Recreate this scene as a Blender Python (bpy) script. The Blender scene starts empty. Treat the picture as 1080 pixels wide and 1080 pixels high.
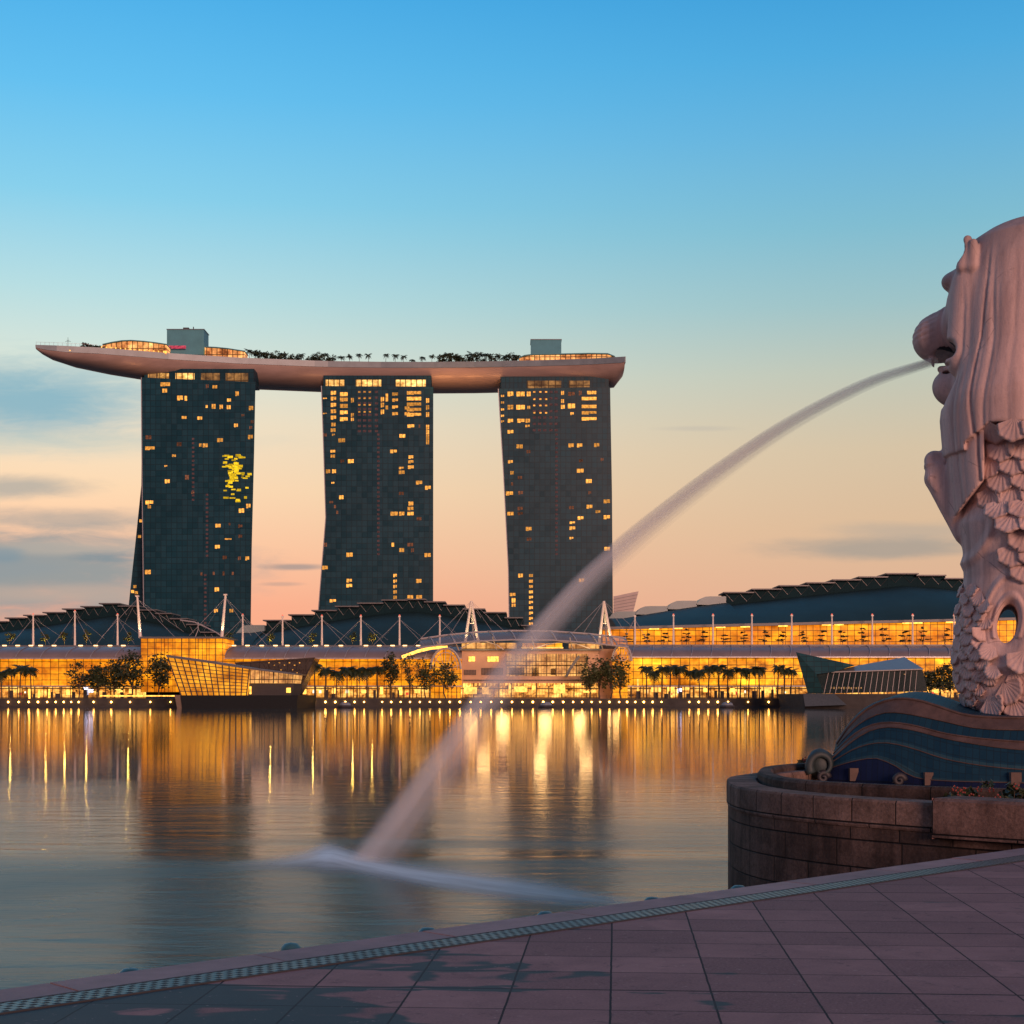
import bpy, math, random
import numpy as np
from mathutils import Vector, Matrix
from mathutils.bvhtree import BVHTree

random.seed(7)
R = math.radians
scene = bpy.context.scene
COL = scene.collection

# ------------------------------------------------------------------ camera, sky, sun, exposure
F = 1642.0            # focal length in photo pixels (photo 1080 wide)
H = 4.1               # eye height above the water
HY = 733.0            # row of the horizon
cd = bpy.data.cameras.new('camera')
cam = bpy.data.objects.new('camera', cd)
COL.objects.link(cam)
cam.location = (0, 0, H)
cam.rotation_euler = (R(90), 0, 0)
cd.sensor_width = 36
cd.lens = 36 * F / 1080
cd.shift_y = (HY - 540) / 1080
cd.clip_start = 0.1
cd.clip_end = 20000
scene.camera = cam

SUN_EL, SUN_AZ = R(10), R(160)      # azimuth clockwise from +Y (behind the camera, to the right)
world = bpy.data.worlds.new('World')
scene.world = world
world.use_nodes = True

def srgb(r, g, b):
    def f(c):
        c /= 255.0
        return c / 12.92 if c <= 0.04045 else ((c + 0.055) / 1.055) ** 2.4
    return (f(r), f(g), f(b), 1)

class NT:
    """tiny helper to write node trees"""
    def __init__(s, tree):
        s.t = tree; s.n = tree.nodes; s.l = tree.links
    def new(s, typ, **kw):
        n = s.n.new(typ)
        for k, v in kw.items():
            setattr(n, k, v)
        return n
    def put(s, sock, v):
        if v is None: return
        if isinstance(v, bpy.types.NodeSocket): s.l.new(v, sock)
        else: sock.default_value = v
    def math(s, op, a, b=None, c=None, clamp=False):
        n = s.new('ShaderNodeMath', operation=op, use_clamp=clamp)
        s.put(n.inputs[0], a); s.put(n.inputs[1], b); s.put(n.inputs[2], c)
        return n.outputs[0]
    def mapr(s, v, a, b, c=0.0, d=1.0, smooth=False):
        n = s.new('ShaderNodeMapRange')
        if smooth: n.interpolation_type = 'SMOOTHSTEP'
        s.put(n.inputs[0], v)
        for i, x in enumerate((a, b, c, d)): s.put(n.inputs[i + 1], x)
        return n.outputs[0]
    def mix(s, f, a, b, blend='MIX'):
        n = s.new('ShaderNodeMix', data_type='RGBA', blend_type=blend)
        s.put(n.inputs['Factor'], f); s.put(n.inputs[6], a); s.put(n.inputs[7], b)
        return n.outputs[2]
    def ramp(s, v, stops, interp='LINEAR'):
        n = s.new('ShaderNodeValToRGB')
        cr = n.color_ramp; cr.interpolation = interp
        while len(cr.elements) < len(stops): cr.elements.new(0.5)
        for e, (p, c) in zip(cr.elements, stops):
            e.position = p; e.color = c
        s.put(n.inputs[0], v)
        return n.outputs[0]
    def noise(s, vec, scale, detail=3, rough=0.5, dist=0.0):
        n = s.new('ShaderNodeTexNoise')
        s.put(n.inputs['Vector'], vec)
        n.inputs['Scale'].default_value = scale
        n.inputs['Detail'].default_value = detail
        n.inputs['Roughness'].default_value = rough
        n.inputs['Distortion'].default_value = dist
        return n.outputs[0]
    def mapping(s, vec, scale=(1, 1, 1), rot=(0, 0, 0), loc=(0, 0, 0)):
        n = s.new('ShaderNodeMapping')
        s.put(n.inputs[0], vec)
        n.inputs['Scale'].default_value = scale
        n.inputs['Rotation'].default_value = rot
        n.inputs['Location'].default_value = loc
        return n.outputs[0]
    def comb(s, x, y, z):
        n = s.new('ShaderNodeCombineXYZ')
        for i, v in enumerate((x, y, z)): s.put(n.inputs[i], v)
        return n.outputs[0]
    def sep(s, v):
        n = s.new('ShaderNodeSeparateXYZ'); s.put(n.inputs[0], v)
        return n.outputs

# --- sky: dusk gradient by direction, soft clouds low in the east, a little Nishita air light
w = NT(world.node_tree)
w.n.clear()
tc = w.new('ShaderNodeTexCoord')
dx, dy, dz = w.sep(tc.outputs['Generated'])
def el(py): return math.sin(math.atan((HY - py) / F))
def stops(lst): return [(el(y) / 0.45, srgb(*c)) for y, c in lst]
elev = w.math('DIVIDE', dz, 0.45, clamp=True)
ramp_l = w.ramp(elev, stops([(733, (252, 160, 122)), (640, (253, 172, 138)), (585, (254, 196, 158)), (520, (253, 216, 176)), (450, (240, 224, 196)),
                             (390, (214, 226, 214)), (320, (182, 220, 224)), (220, (134, 206, 234)), (110, (98, 190, 238)), (0, (74, 174, 232))]))
ramp_r = w.ramp(elev, stops([(733, (206, 150, 124)), (640, (222, 174, 144)), (560, (218, 184, 150)), (480, (212, 192, 162)), (400, (190, 196, 180)),
                             (330, (156, 192, 196)), (250, (126, 186, 206)), (150, (98, 176, 218)), (70, (76, 168, 220)), (0, (62, 158, 216))]))
ahead = w.math('MAXIMUM', dy, 0.05)
az = w.math('DIVIDE', dx, ahead)                       # tangent of the azimuth
side = w.mapr(az, -0.30, 0.30, 0, 1, True)
sky = w.mix(side, ramp_l, ramp_r)
els = w.math('DIVIDE', dz, ahead)
wv = w.comb(w.math('MULTIPLY', az, 9.0), 0.0, w.math('MULTIPLY', els, 42.0))
n1 = w.noise(wv, 1.6, 5, 0.55, 0.6)
wv2 = w.comb(w.math('MULTIPLY', az, 5.0), 4.0, w.math('MULTIPLY', els, 60.0))
n2 = w.noise(wv2, 1.0, 4, 0.6, 0.4)
n3 = w.noise(w.comb(w.math('MULTIPLY', az, 30.0), 9.0, w.math('MULTIPLY', els, 120.0)), 1.0, 5, 0.65, 0.8)
nn = w.math('ADD', w.math('ADD', w.math('MULTIPLY', n1, 0.48), w.math('MULTIPLY', n2, 0.24)), w.math('MULTIPLY', n3, 0.28))
def cloud(sky, px, py, sx, sy, col, amt, soft=0.9, rough=2.2):
    a0, e0 = (px - 540) / F, (HY - py) / F
    u = w.math('DIVIDE', w.math('SUBTRACT', az, a0), sx / F)
    v = w.math('DIVIDE', w.math('SUBTRACT', els, e0), sy / F)
    d = w.math('SQRT', w.math('ADD', w.math('MULTIPLY', u, u), w.math('MULTIPLY', v, v)))
    d = w.math('ADD', d, w.math('MULTIPLY', w.math('SUBTRACT', nn, 0.5), rough))
    m = w.mapr(d, 1.0 + soft * 0.5, 1.0 - soft * 0.8, 0, amt, True)
    return w.mix(m, sky, srgb(*col))
sky = cloud(sky, 20, 424, 160, 42, (126, 176, 194), 0.9, 1.1)
sky = cloud(sky, 60, 468, 190, 14, (196, 204, 192), 0.5, 1.2)
sky = cloud(sky, 15, 514, 80, 12, (172, 168, 160), 0.8)
sky = cloud(sky, 70, 548, 120, 13, (192, 172, 156), 0.85)
sky = cloud(sky, 10, 604, 225, 50, (150, 152, 152), 1.0, 0.8, 2.1)
sky = cloud(sky, 60, 625, 120, 10, (196, 168, 152), 0.6, 0.9, 2.4)
sky = cloud(sky, 70, 578, 90, 8, (184, 172, 160), 0.6, 0.9, 2.6)
sky = cloud(sky, -10, 600, 90, 14, (140, 150, 156), 0.6, 0.9, 2.6)
sky = cloud(sky, 108, 588, 34, 6, (122, 140, 150), 0.8)
sky = cloud(sky, 5, 586, 20, 8, (120, 144, 158), 0.6)
sky = cloud(sky, 312, 598, 34, 3.5, (172, 150, 142), 0.9, 0.8, 1.2)
sky = cloud(sky, 296, 616, 24, 2.5, (200, 160, 142), 0.7, 0.8, 1.2)
sky = cloud(sky, 925, 578, 110, 12, (158, 152, 144), 0.75, 0.9, 1.8)
sky = cloud(sky, 960, 560, 90, 10, (170, 162, 152), 0.5, 0.9, 1.8)
sky = cloud(sky, 735, 452, 40, 3, (176, 172, 166), 0.3, 0.9, 1.2)
# behind the viewer the sky has the dull violet of the night side
back = w.ramp(elev, [(0.0, srgb(186, 128, 122)), (0.35, srgb(164, 128, 134)), (0.7, srgb(120, 116, 140)), (1.0, srgb(92, 104, 138))])
front = w.mapr(dy, -0.15, 0.35, 0, 1, True)
sky = w.mix(front, back, sky)
high = w.mapr(dz, 0.42, 0.95, 0, 1, True)
sky = w.mix(high, sky, srgb(84, 92, 118))
ground = w.mapr(dz, 0.0, -0.05, 0, 1)
sky = w.mix(ground, sky, srgb(40, 50, 60))
nis = w.new('ShaderNodeTexSky', sky_type='NISHITA')
nis.sun_disc = False
nis.sun_elevation = SUN_EL
nis.sun_rotation = SUN_AZ
bg1 = w.new('ShaderNodeBackground'); w.put(bg1.inputs[0], sky); bg1.inputs[1].default_value = 1.0
bg2 = w.new('ShaderNodeBackground'); w.put(bg2.inputs[0], nis.outputs[0]); bg2.inputs[1].default_value = 0.004
add = w.new('ShaderNodeAddShader')
w.l.new(bg1.outputs[0], add.inputs[0]); w.l.new(bg2.outputs[0], add.inputs[1])
wo = w.new('ShaderNodeOutputWorld'); w.l.new(add.outputs[0], wo.inputs[0])

sd = bpy.data.lights.new('sun', 'SUN')
sd.energy = 2.5; sd.angle = R(18); sd.color = (1.0, 0.53, 0.39)
sun = bpy.data.objects.new('sun', sd)
COL.objects.link(sun)
sun.rotation_euler = Vector((-math.sin(SUN_AZ) * math.cos(SUN_EL), -math.cos(SUN_AZ) * math.cos(SUN_EL), -math.sin(SUN_EL))).to_track_quat('-Z', 'Y').to_euler()

vs = scene.view_settings
scene.display_settings.display_device = 'sRGB'
vs.view_transform = 'Standard'; vs.look = 'None'; vs.exposure = 0; vs.gamma = 1
scene.cycles.max_bounces = 6
scene.cycles.transparent_max_bounces = 24
scene.cycles.sample_clamp_indirect = 6
scene.cycles.use_denoising = True

# ------------------------------------------------------------------ helpers
def P(px, py, Y):
    return Vector(((px - 540) / F * Y, Y, H + (HY - py) / F * Y))
def XZ(px, py, Y):
    p = P(px, py, Y); return p.x, p.z
def onz(px, py, z):
    Y = (H - z) * F / (py - HY)
    return Vector(((px - 540) / F * Y, Y, z))

class MB:
    """collects faces and links them as ONE mesh object"""
    def __init__(s):
        s.v = []; s.f = []; s.m = []; s.uv = {}
    def add(s, vs, fs, mi=0):
        o = len(s.v)
        s.v.extend([tuple(p) for p in vs])
        for f in fs:
            s.f.append([i + o for i in f]); s.m.append(mi)
        return o
    def box(s, x0, x1, y0, y1, z0, z1, mi=0):
        x0, x1 = min(x0, x1), max(x0, x1); z0, z1 = min(z0, z1), max(z0, z1)
        s.add([(x0, y0, z0), (x1, y0, z0), (x1, y1, z0), (x0, y1, z0), (x0, y0, z1), (x1, y0, z1), (x1, y1, z1), (x0, y1, z1)],
              [(0, 3, 2, 1), (4, 5, 6, 7), (0, 1, 5, 4), (1, 2, 6, 5), (2, 3, 7, 6), (3, 0, 4, 7)], mi)
    def pbox(s, px0, py0, px1, py1, Y, depth, mi=0):
        """a box whose front face fills this photo rectangle at distance Y"""
        x0, z0 = XZ(px0, py0, Y); x1, z1 = XZ(px1, py1, Y)
        s.box(x0, x1, Y, Y + depth, z0, z1, mi)
    def prism(s, front, back, mi=0):
        n = len(front)
        fs = [tuple(range(n)), tuple(range(2 * n - 1, n - 1, -1))]
        for i in range(n):
            j = (i + 1) % n
            fs.append((i, i + n, j + n, j))
        s.add(list(front) + list(back), fs, mi)
    def pprism(s, pts, Y, depth, mi=0):
        f = [P(x, y, Y) for x, y in pts]
        s.prism(f, [p + Vector((0, depth, 0)) for p in f], mi)
    def tube(s, p0, p1, r0, r1=None, n=6, mi=0):
        r1 = r0 if r1 is None else r1
        p0 = Vector(p0); p1 = Vector(p1)
        d = (p1 - p0).normalized()
        a = d.orthogonal().normalized(); b = d.cross(a)
        ring = lambda c, r: [c + (a * math.cos(2 * math.pi * k / n) + b * math.sin(2 * math.pi * k / n)) * r for k in range(n)]
        fs = [(k, (k + 1) % n, (k + 1) % n + n, k + n) for k in range(n)]
        fs += [tuple(range(n - 1, -1, -1)), tuple(range(n, 2 * n))]
        s.add(ring(p0, r0) + ring(p1, r1), fs, mi)
    def path(s, pts, rad, n=6, mi=0):
        pts = [Vector(p) for p in pts]
        vs = []; m = len(pts)
        if not hasattr(rad, '__len__'): rad = [rad] * m
        a = None
        for i, p in enumerate(pts):
            d = (pts[min(i + 1, m - 1)] - pts[max(i - 1, 0)]).normalized()
            if a is None: a = d.orthogonal().normalized()
            else: a = (a - d * a.dot(d)).normalized()
            b = d.cross(a)
            vs += [p + (a * math.cos(2 * math.pi * k / n) + b * math.sin(2 * math.pi * k / n)) * rad[i] for k in range(n)]
        fs = []
        for i in range(m - 1):
            for k in range(n):
                fs.append((i * n + k, i * n + (k + 1) % n, (i + 1) * n + (k + 1) % n, (i + 1) * n + k))
        fs += [tuple(range(n - 1, -1, -1)), tuple(range((m - 1) * n, m * n))]
        s.add(vs, fs, mi)
    def grid(s, rows, mi=0, closed=False, mirow=None):
        n = len(rows[0]); vs = [p for r in rows for p in r]; o = len(s.v)
        s.v.extend([tuple(p) for p in vs])
        for i in range(len(rows) - 1):
            for k in range(n if closed else n - 1):
                s.f.append([o + i * n + k, o + i * n + (k + 1) % n, o + (i + 1) * n + (k + 1) % n, o + (i + 1) * n + k])
                s.m.append(mirow[i] if mirow else mi)
    def ball(s, c, r, nu=10, nv=6, sz=1.0, mi=0):
        c = Vector(c)
        rows = []
        for i in range(nv + 1):
            t = math.pi * i / nv
            rows.append([c + Vector((math.sin(t) * math.cos(2 * math.pi * k / nu) * r, math.sin(t) * math.sin(2 * math.pi * k / nu) * r, math.cos(t) * r * sz)) for k in range(nu)])
        s.grid(rows, mi, True)
    def build(s, name, mats, parent=None, smooth=False, world=True):
        me = bpy.data.meshes.new(name)
        vs = s.v
        if parent is not None and world:
            l = parent['_o'] if '_o' in parent else (0, 0, 0)
            vs = [(v[0] - l[0], v[1] - l[1], v[2] - l[2]) for v in vs]
        me.from_pydata(vs, [], s.f)
        for m in (mats if isinstance(mats, (list, tuple)) else [mats]): me.materials.append(m)
        me.polygons.foreach_set('material_index', s.m)
        if smooth: me.polygons.foreach_set('use_smooth', [True] * len(s.f))
        me.update()
        o = bpy.data.objects.new(name, me)
        COL.objects.link(o)
        if parent is not None:
            o.parent = parent
            if '_o' in parent: o['_o'] = list(parent['_o'])
        return o

def tag(o, label, cat, group=None, kind=None):
    if label: o['label'] = label
    if cat: o['category'] = cat
    if group: o['group'] = group
    if kind: o['kind'] = kind
    return o
def thing(name, label, cat, loc, group=None):
    o = bpy.data.objects.new(name, None)
    o.empty_display_size = 0.5
    COL.objects.link(o); o.location = loc; o['_o'] = list(loc)
    return tag(o, label, cat, group)
def structure(o):
    o['kind'] = 'structure'; return o
def dup(root, loc, label, rotz=0.0, sc=1.0):
    r = root.copy(); COL.objects.link(r)
    r.location = loc; r.rotation_euler = (0, 0, rotz); r.scale = (sc, sc, sc)
    r['label'] = label
    for ch in root.children:
        c = ch.copy(); COL.objects.link(c); c.parent = r
        for g in ch.children:
            d = g.copy(); COL.objects.link(d); d.parent = c
    return r
ONES = 'first second third fourth fifth sixth seventh eighth ninth tenth eleventh twelfth thirteenth fourteenth fifteenth sixteenth seventeenth eighteenth nineteenth'.split()
def nth(i):
    if i < 19: return ONES[i]
    i += 1
    t = {2: 'twent', 3: 'thirt', 4: 'fort', 5: 'fift', 6: 'sixt'}[i // 10]
    return t + 'ieth' if i % 10 == 0 else t + 'y-' + ONES[i % 10 - 1]

# ------------------------------------------------------------------ materials
def newmat(name):
    m = bpy.data.materials.new(name); m.use_nodes = True
    t = NT(m.node_tree); t.n.clear()
    out = t.new('ShaderNodeOutputMaterial')
    return m, t, out
def plain(name, col, rough=0.6, metal=0.0, var=0.25, scale=2.0, bump=0.0, bscale=20.0, spec=0.5, stretch=(1, 1, 1)):
    m, t, out = newmat(name)
    b = t.new('ShaderNodeBsdfPrincipled')
    co = t.new('ShaderNodeTexCoord').outputs['Object']
    v = t.mapping(co, stretch)
    n = t.noise(v, scale, 5, 0.6)
    lo = [c * (1 - var) for c in col[:3]] + [1]; hi = [min(1, c * (1 + var)) for c in col[:3]] + [1]
    t.put(b.inputs['Base Color'], t.mix(t.mapr(n, 0.3, 0.7), lo, hi))
    b.inputs['Roughness'].default_value = rough
    b.inputs['Metallic'].default_value = metal
    b.inputs['Specular IOR Level'].default_value = spec
    if bump:
        bn = t.new('ShaderNodeBump'); bn.inputs['Strength'].default_value = bump
        bn.inputs['Distance'].default_value = 0.02
        t.put(bn.inputs['Height'], t.noise(v, bscale, 4, 0.6))
        t.l.new(bn.outputs[0], b.inputs['Normal'])
    t.l.new(b.outputs[0], out.inputs[0])
    return m
def gridmask(t, co, gx, gz, lw, skew=0.0):
    x, y, z = t.sep(co)
    x = t.math('ADD', x, t.math('MULTIPLY', z, skew))
    fx = t.math('FRACT', t.math('DIVIDE', x, gx)); fz = t.math('FRACT', t.math('DIVIDE', z, gz))
    a = t.math('GREATER_THAN', fx, lw / gx); b = t.math('GREATER_THAN', fz, lw / gz)
    cell = t.comb(t.math('FLOOR', t.math('DIVIDE', x, gx)), 0.0, t.math('FLOOR', t.math('DIVIDE', z, gz)))
    return t.math('MULTIPLY', a, b), cell
def litglass(name, c0, c1, strength, gx=2.4, gz=2.0, lw=0.22, nscale=0.12, spread=0.9, frame=(0.05, 0.035, 0.02, 1)):
    """a glass wall lit from inside: warm light broken by mullions and by what stands behind the glass"""
    m, t, out = newmat(name)
    co = t.new('ShaderNodeTexCoord').outputs['Object']
    g, cell = gridmask(t, co, gx, gz, lw)
    wn = t.new('ShaderNodeTexWhiteNoise', noise_dimensions='3D'); t.put(wn.inputs[0], cell)
    n = t.noise(t.mapping(co, (1, 1, 1.6)), nscale, 4, 0.6)
    n2 = t.noise(co, nscale * 6, 3, 0.6)
    f = t.math('ADD', t.math('MULTIPLY', n, 0.75), t.math('MULTIPLY', n2, 0.25))
    f = t.mapr(f, 0.36, 0.66)
    col = t.mix(f, c0, c1)
    cellv = t.mapr(wn.outputs[0], 0, 1, 0.72, 1.18)
    st = t.math('MULTIPLY', t.mapr(f, 0, 1, strength * (1 - spread * 0.6), strength * (1 + spread)), cellv)
    st = t.math('MULTIPLY', st, t.mapr(g, 0, 1, 0.12, 1))
    b = t.new('ShaderNodeBsdfPrincipled')
    t.put(b.inputs['Base Color'], frame)
    b.inputs['Roughness'].default_value = 0.35; b.inputs['Specular IOR Level'].default_value = 0.08
    t.put(b.inputs['Emission Color'], col); t.put(b.inputs['Emission Strength'], st)
    t.l.new(b.outputs[0], out.inputs[0])
    return m
def glow(name, col, st, var=0.0, per_object=False):
    m, t, out = newmat(name)
    e = t.new('ShaderNodeEmission')
    t.put(e.inputs[0], col)
    s = st
    if var:
        co = t.new('ShaderNodeTexCoord').outputs['Object']
        n = t.noise(co, 0.9, 2, 0.5)
        s = t.mapr(n, 0.3, 0.7, st * (1 - var), st * (1 + var))
    if per_object:
        oi = t.new('ShaderNodeObjectInfo')
        s = t.math('MULTIPLY', s, t.mapr(oi.outputs['Random'], 0, 1, 0.45, 1.25))
    t.put(e.inputs[1], s)
    t.l.new(e.outputs[0], out.inputs[0])
    return m
def darkglass(name, col, gx=3.0, gz=3.3, lw=0.3, rough=0.3, linecol=None, spec=0.35):
    m, t, out = newmat(name)
    co = t.new('ShaderNodeTexCoord').outputs['Object']
    g, cell = gridmask(t, co, gx, gz, lw)
    wn = t.new('ShaderNodeTexWhiteNoise', noise_dimensions='3D'); t.put(wn.inputs[0], cell)
    n = t.noise(t.mapping(co, (1, 1, 0.5)), 0.05, 3, 0.5)
    k = t.math('MULTIPLY', t.mapr(wn.outputs[0], 0, 1, 0.86, 1.14), t.mapr(n, 0.3, 0.7, 0.85, 1.15))
    cc = t.new('ShaderNodeVectorMath', operation='SCALE'); cc.inputs[0].default_value = col[:3]; t.put(cc.inputs['Scale'], k)
    lc = linecol or [c * 0.55 for c in col[:3]] + [1]
    b = t.new('ShaderNodeBsdfPrincipled')
    t.put(b.inputs['Base Color'], t.mix(g, lc, cc.outputs[0]))
    t.put(b.inputs['Roughness'], t.mapr(wn.outputs[0], 0, 1, rough * 0.8, rough * 1.3))
    b.inputs['Specular IOR Level'].default_value = spec
    t.l.new(b.outputs[0], out.inputs[0])
    return m

AMB0 = (1.0, 0.30, 0.015, 1); AMB1 = (1.0, 0.50, 0.06, 1)
MT = dict(
    tower=darkglass('tower_glass', (0.002, 0.044, 0.068), 3.0, 3.3, 0.35, 0.34, None, 0.22),
    tower_side=darkglass('tower_side_glass', (0.002, 0.040, 0.062), 2.4, 3.3, 0.4, 0.4, None, 0.2),
    edge=plain('pale_metal_edge', (0.30, 0.31, 0.34), 0.4, 0.3),
    window=None,
    roof=plain('roof_metal', (0.016, 0.042, 0.045), 0.55, 0.0, 0.2, 0.05, spec=0.2),
    roof_lip=plain('roof_edge_metal', (0.10, 0.11, 0.12), 0.45, 0.1, 0.2, 0.3),
    roof_pale=plain('roof_glass_pale', (0.20, 0.28, 0.29), 0.3, 0.0, 0.15, 0.1),
    canopy=plain('canopy_glass', (0.18, 0.155, 0.16), 0.4, 0.0, 0.15, 0.15),
    steel=plain('white_painted_steel', (0.72, 0.66, 0.58), 0.45, 0.0, 0.1),
    steel_grey=plain('grey_painted_steel', (0.36, 0.35, 0.36), 0.45, 0.0, 0.1),
    dark=plain('dark_structure', (0.03, 0.03, 0.035), 0.7),
    hull=plain('hull_cladding', (0.30, 0.225, 0.205), 0.42, 0.1, 0.16, 0.25, stretch=(0.15, 1, 1)),
    fascia=plain('hull_fascia', (0.15, 0.20, 0.235), 0.4, 0.1, 0.15, 0.2),
    box=plain('plant_room_cladding', (0.07, 0.25, 0.31), 0.7, 0.0, 0.1, 0.2),
    leaf=plain('dark_leaves', (0.028, 0.045, 0.018), 0.6, 0, 0.5, 0.6),
    leaf2=plain('broad_leaves', (0.05, 0.065, 0.018), 0.6, 0, 0.5, 0.6),
    bark=plain('bark', (0.06, 0.045, 0.035), 0.9),
    quay=plain('quay_concrete', (0.034, 0.034, 0.034), 0.8, 0, 0.3, 0.4, 0.3, 6),
    land=plain('promenade_paving', (0.16, 0.14, 0.12), 0.8, 0, 0.2, 0.3),
    brown=plain('atrium_stone', (0.40, 0.26, 0.19), 0.7, 0, 0.15, 0.15),
)
MT['window'] = glow('lit_room', (1.0, 0.40, 0.07, 1), 1.35, 0.5, True)
MT['window_dim'] = glow('dim_room', (0.9, 0.30, 0.15, 1), 0.22, 0.5, True)
MT['yellow'] = glow('yellow_reflection', (1.0, 0.62, 0.02, 1), 1.0, 0.35, True)
MT['pinklamp'] = glow('stairwell_light', (0.62, 0.26, 0.25, 1), 0.15, 0.4)
MT['gold'] = litglass('golden_glass_wall', (0.95, 0.20, 0.002, 1), (1.0, 0.40, 0.010, 1), 1.0, 3.0, 2.2, 0.22, 0.09, 0.75)
MT['gold_hot'] = litglass('bright_gallery_glass', (1.0, 0.24, 0.002, 1), (1.0, 0.46, 0.020, 1), 1.25, 3.4, 2.4, 0.26, 0.08, 1.0)
MT['gold_upper'] = litglass('upper_gallery_glass', (0.98, 0.18, 0.002, 1), (1.0, 0.37, 0.010, 1), 0.95, 2.6, 2.1, 0.22, 0.06)
MT['shop'] = litglass('shop_front', (0.9, 0.22, 0.01, 1), (1.0, 0.56, 0.12, 1), 0.95, 4.5, 3.4, 0.45, 0.22, 1.6)
MT['hot'] = glow('bright_shop_light', (1.0, 0.47, 0.09, 1), 2.0, 0.4)
MT['cool'] = glow('cool_shop_light', (0.75, 0.72, 1.0, 1), 4.0, 0.4)
MT['lamp'] = glow('promenade_lamp_globe', (1.0, 0.44, 0.08, 1), 20.0)
MT['downlight'] = glow('eave_downlight', (1.0, 0.55, 0.22, 1), 4.0)
MT['red'] = glow('aviation_light', (1.0, 0.16, 0.10, 1), 1.2)
MT['deckglow'] = litglass('rooftop_bar_glass', (0.9, 0.22, 0.05, 1), (1.0, 0.50, 0.16, 1), 0.9, 3.0, 5.0, 0.5, 0.12, 1.2)
MT['pinkglow'] = glow('pink_bar_light', (0.9, 0.10, 0.16, 1), 0.6, 0.6)
MT['strip'] = glow('warm_strip_light', (1.0, 0.44, 0.07, 1), 3.0, 0.5)
MT['crown'] = litglass('tower_crown_glass', (0.9, 0.36, 0.06, 1), (1.0, 0.62, 0.2, 1), 1.2, 3.2, 9.0, 0.6, 0.2, 1.0)
MT['crown_dim'] = litglass('tower_crown_glass_dim', (0.05, 0.045, 0.04, 1), (1.0, 0.45, 0.12, 1), 0.3, 4.0, 12.0, 0.5, 0.09, 1.0)

# ------------------------------------------------------------------ setting: water, land, quay
def water_mat():
    m, t, out = newmat('bay_water')
    co = t.new('ShaderNodeTexCoord').outputs['Object']
    b = t.new('ShaderNodeBsdfPrincipled')
    patch = t.noise(t.mapping(co, (0.03, 0.06, 1)), 1.0, 3, 0.6, 0.8)
    t.put(b.inputs['Base Color'], t.mix(t.mapr(patch, 0.35, 0.65), (0.008, 0.036, 0.040, 1), (0.034, 0.088, 0.090, 1)))
    b.inputs['IOR'].default_value = 1.33
    t.put(b.inputs['Specular IOR Level'], t.mapr(t.sep(co)[1], 150.0, 30.0, 0.42, 0.17, True))
    t.put(b.inputs['Roughness'], t.math('ADD', t.mapr(patch, 0.35, 0.68, 0.022, 0.055), t.math('MULTIPLY', t.mapr(t.sep(co)[1], 85.0, 27.0, 0.0, 1.0, True), t.mapr(patch, 0.35, 0.65, 0.10, 0.30))))
    yy = t.sep(co)[1]
    stir = t.mapr(yy, 90.0, 28.0, 0.0, 1.0, True)        # calm toward the far shore, stirred near the falling jet
    a = t.noise(t.mapping(co, (0.35, 1.1, 1)), 1.0, 4, 0.55, 0.4)
    c = t.noise(t.mapping(co, (1.8, 4.2, 1), (0, 0, 0.12)), 1.0, 3, 0.6, 0.3)
    h = t.math('ADD', t.math('MULTIPLY', a, 1.0), t.math('MULTIPLY', c, 0.20))
    bn = t.new('ShaderNodeBump'); bn.inputs['Strength'].default_value = 0.28; t.put(bn.inputs['Distance'], t.mapr(stir, 0, 1, 0.030, 0.15))
    t.put(bn.inputs['Height'], h)
    t.l.new(bn.outputs[0], b.inputs['Normal'])
    t.l.new(b.outputs[0], out.inputs[0])
    return m
mb = MB(); mb.add([(-3000, -60, 0), (3000, -60, 0), (3000, 530, 0), (-3000, 530, 0)], [(0, 1, 2, 3)])
structure(mb.build('water', water_mat()))
QY = 525.0
mb = MB(); mb.box(-3000, 3000, QY + 0.6, 9000, -2, 2.75)
structure(mb.build('promenade_ground', MT['land']))
mb = MB()
mb.box(-300, 300, QY - 0.4, QY + 0.6, -2, 2.9)
mb.box(-300, 300, QY - 1.6, QY - 0.4, -2, 0.5)
structure(mb.build('quay', MT['quay']))


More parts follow.
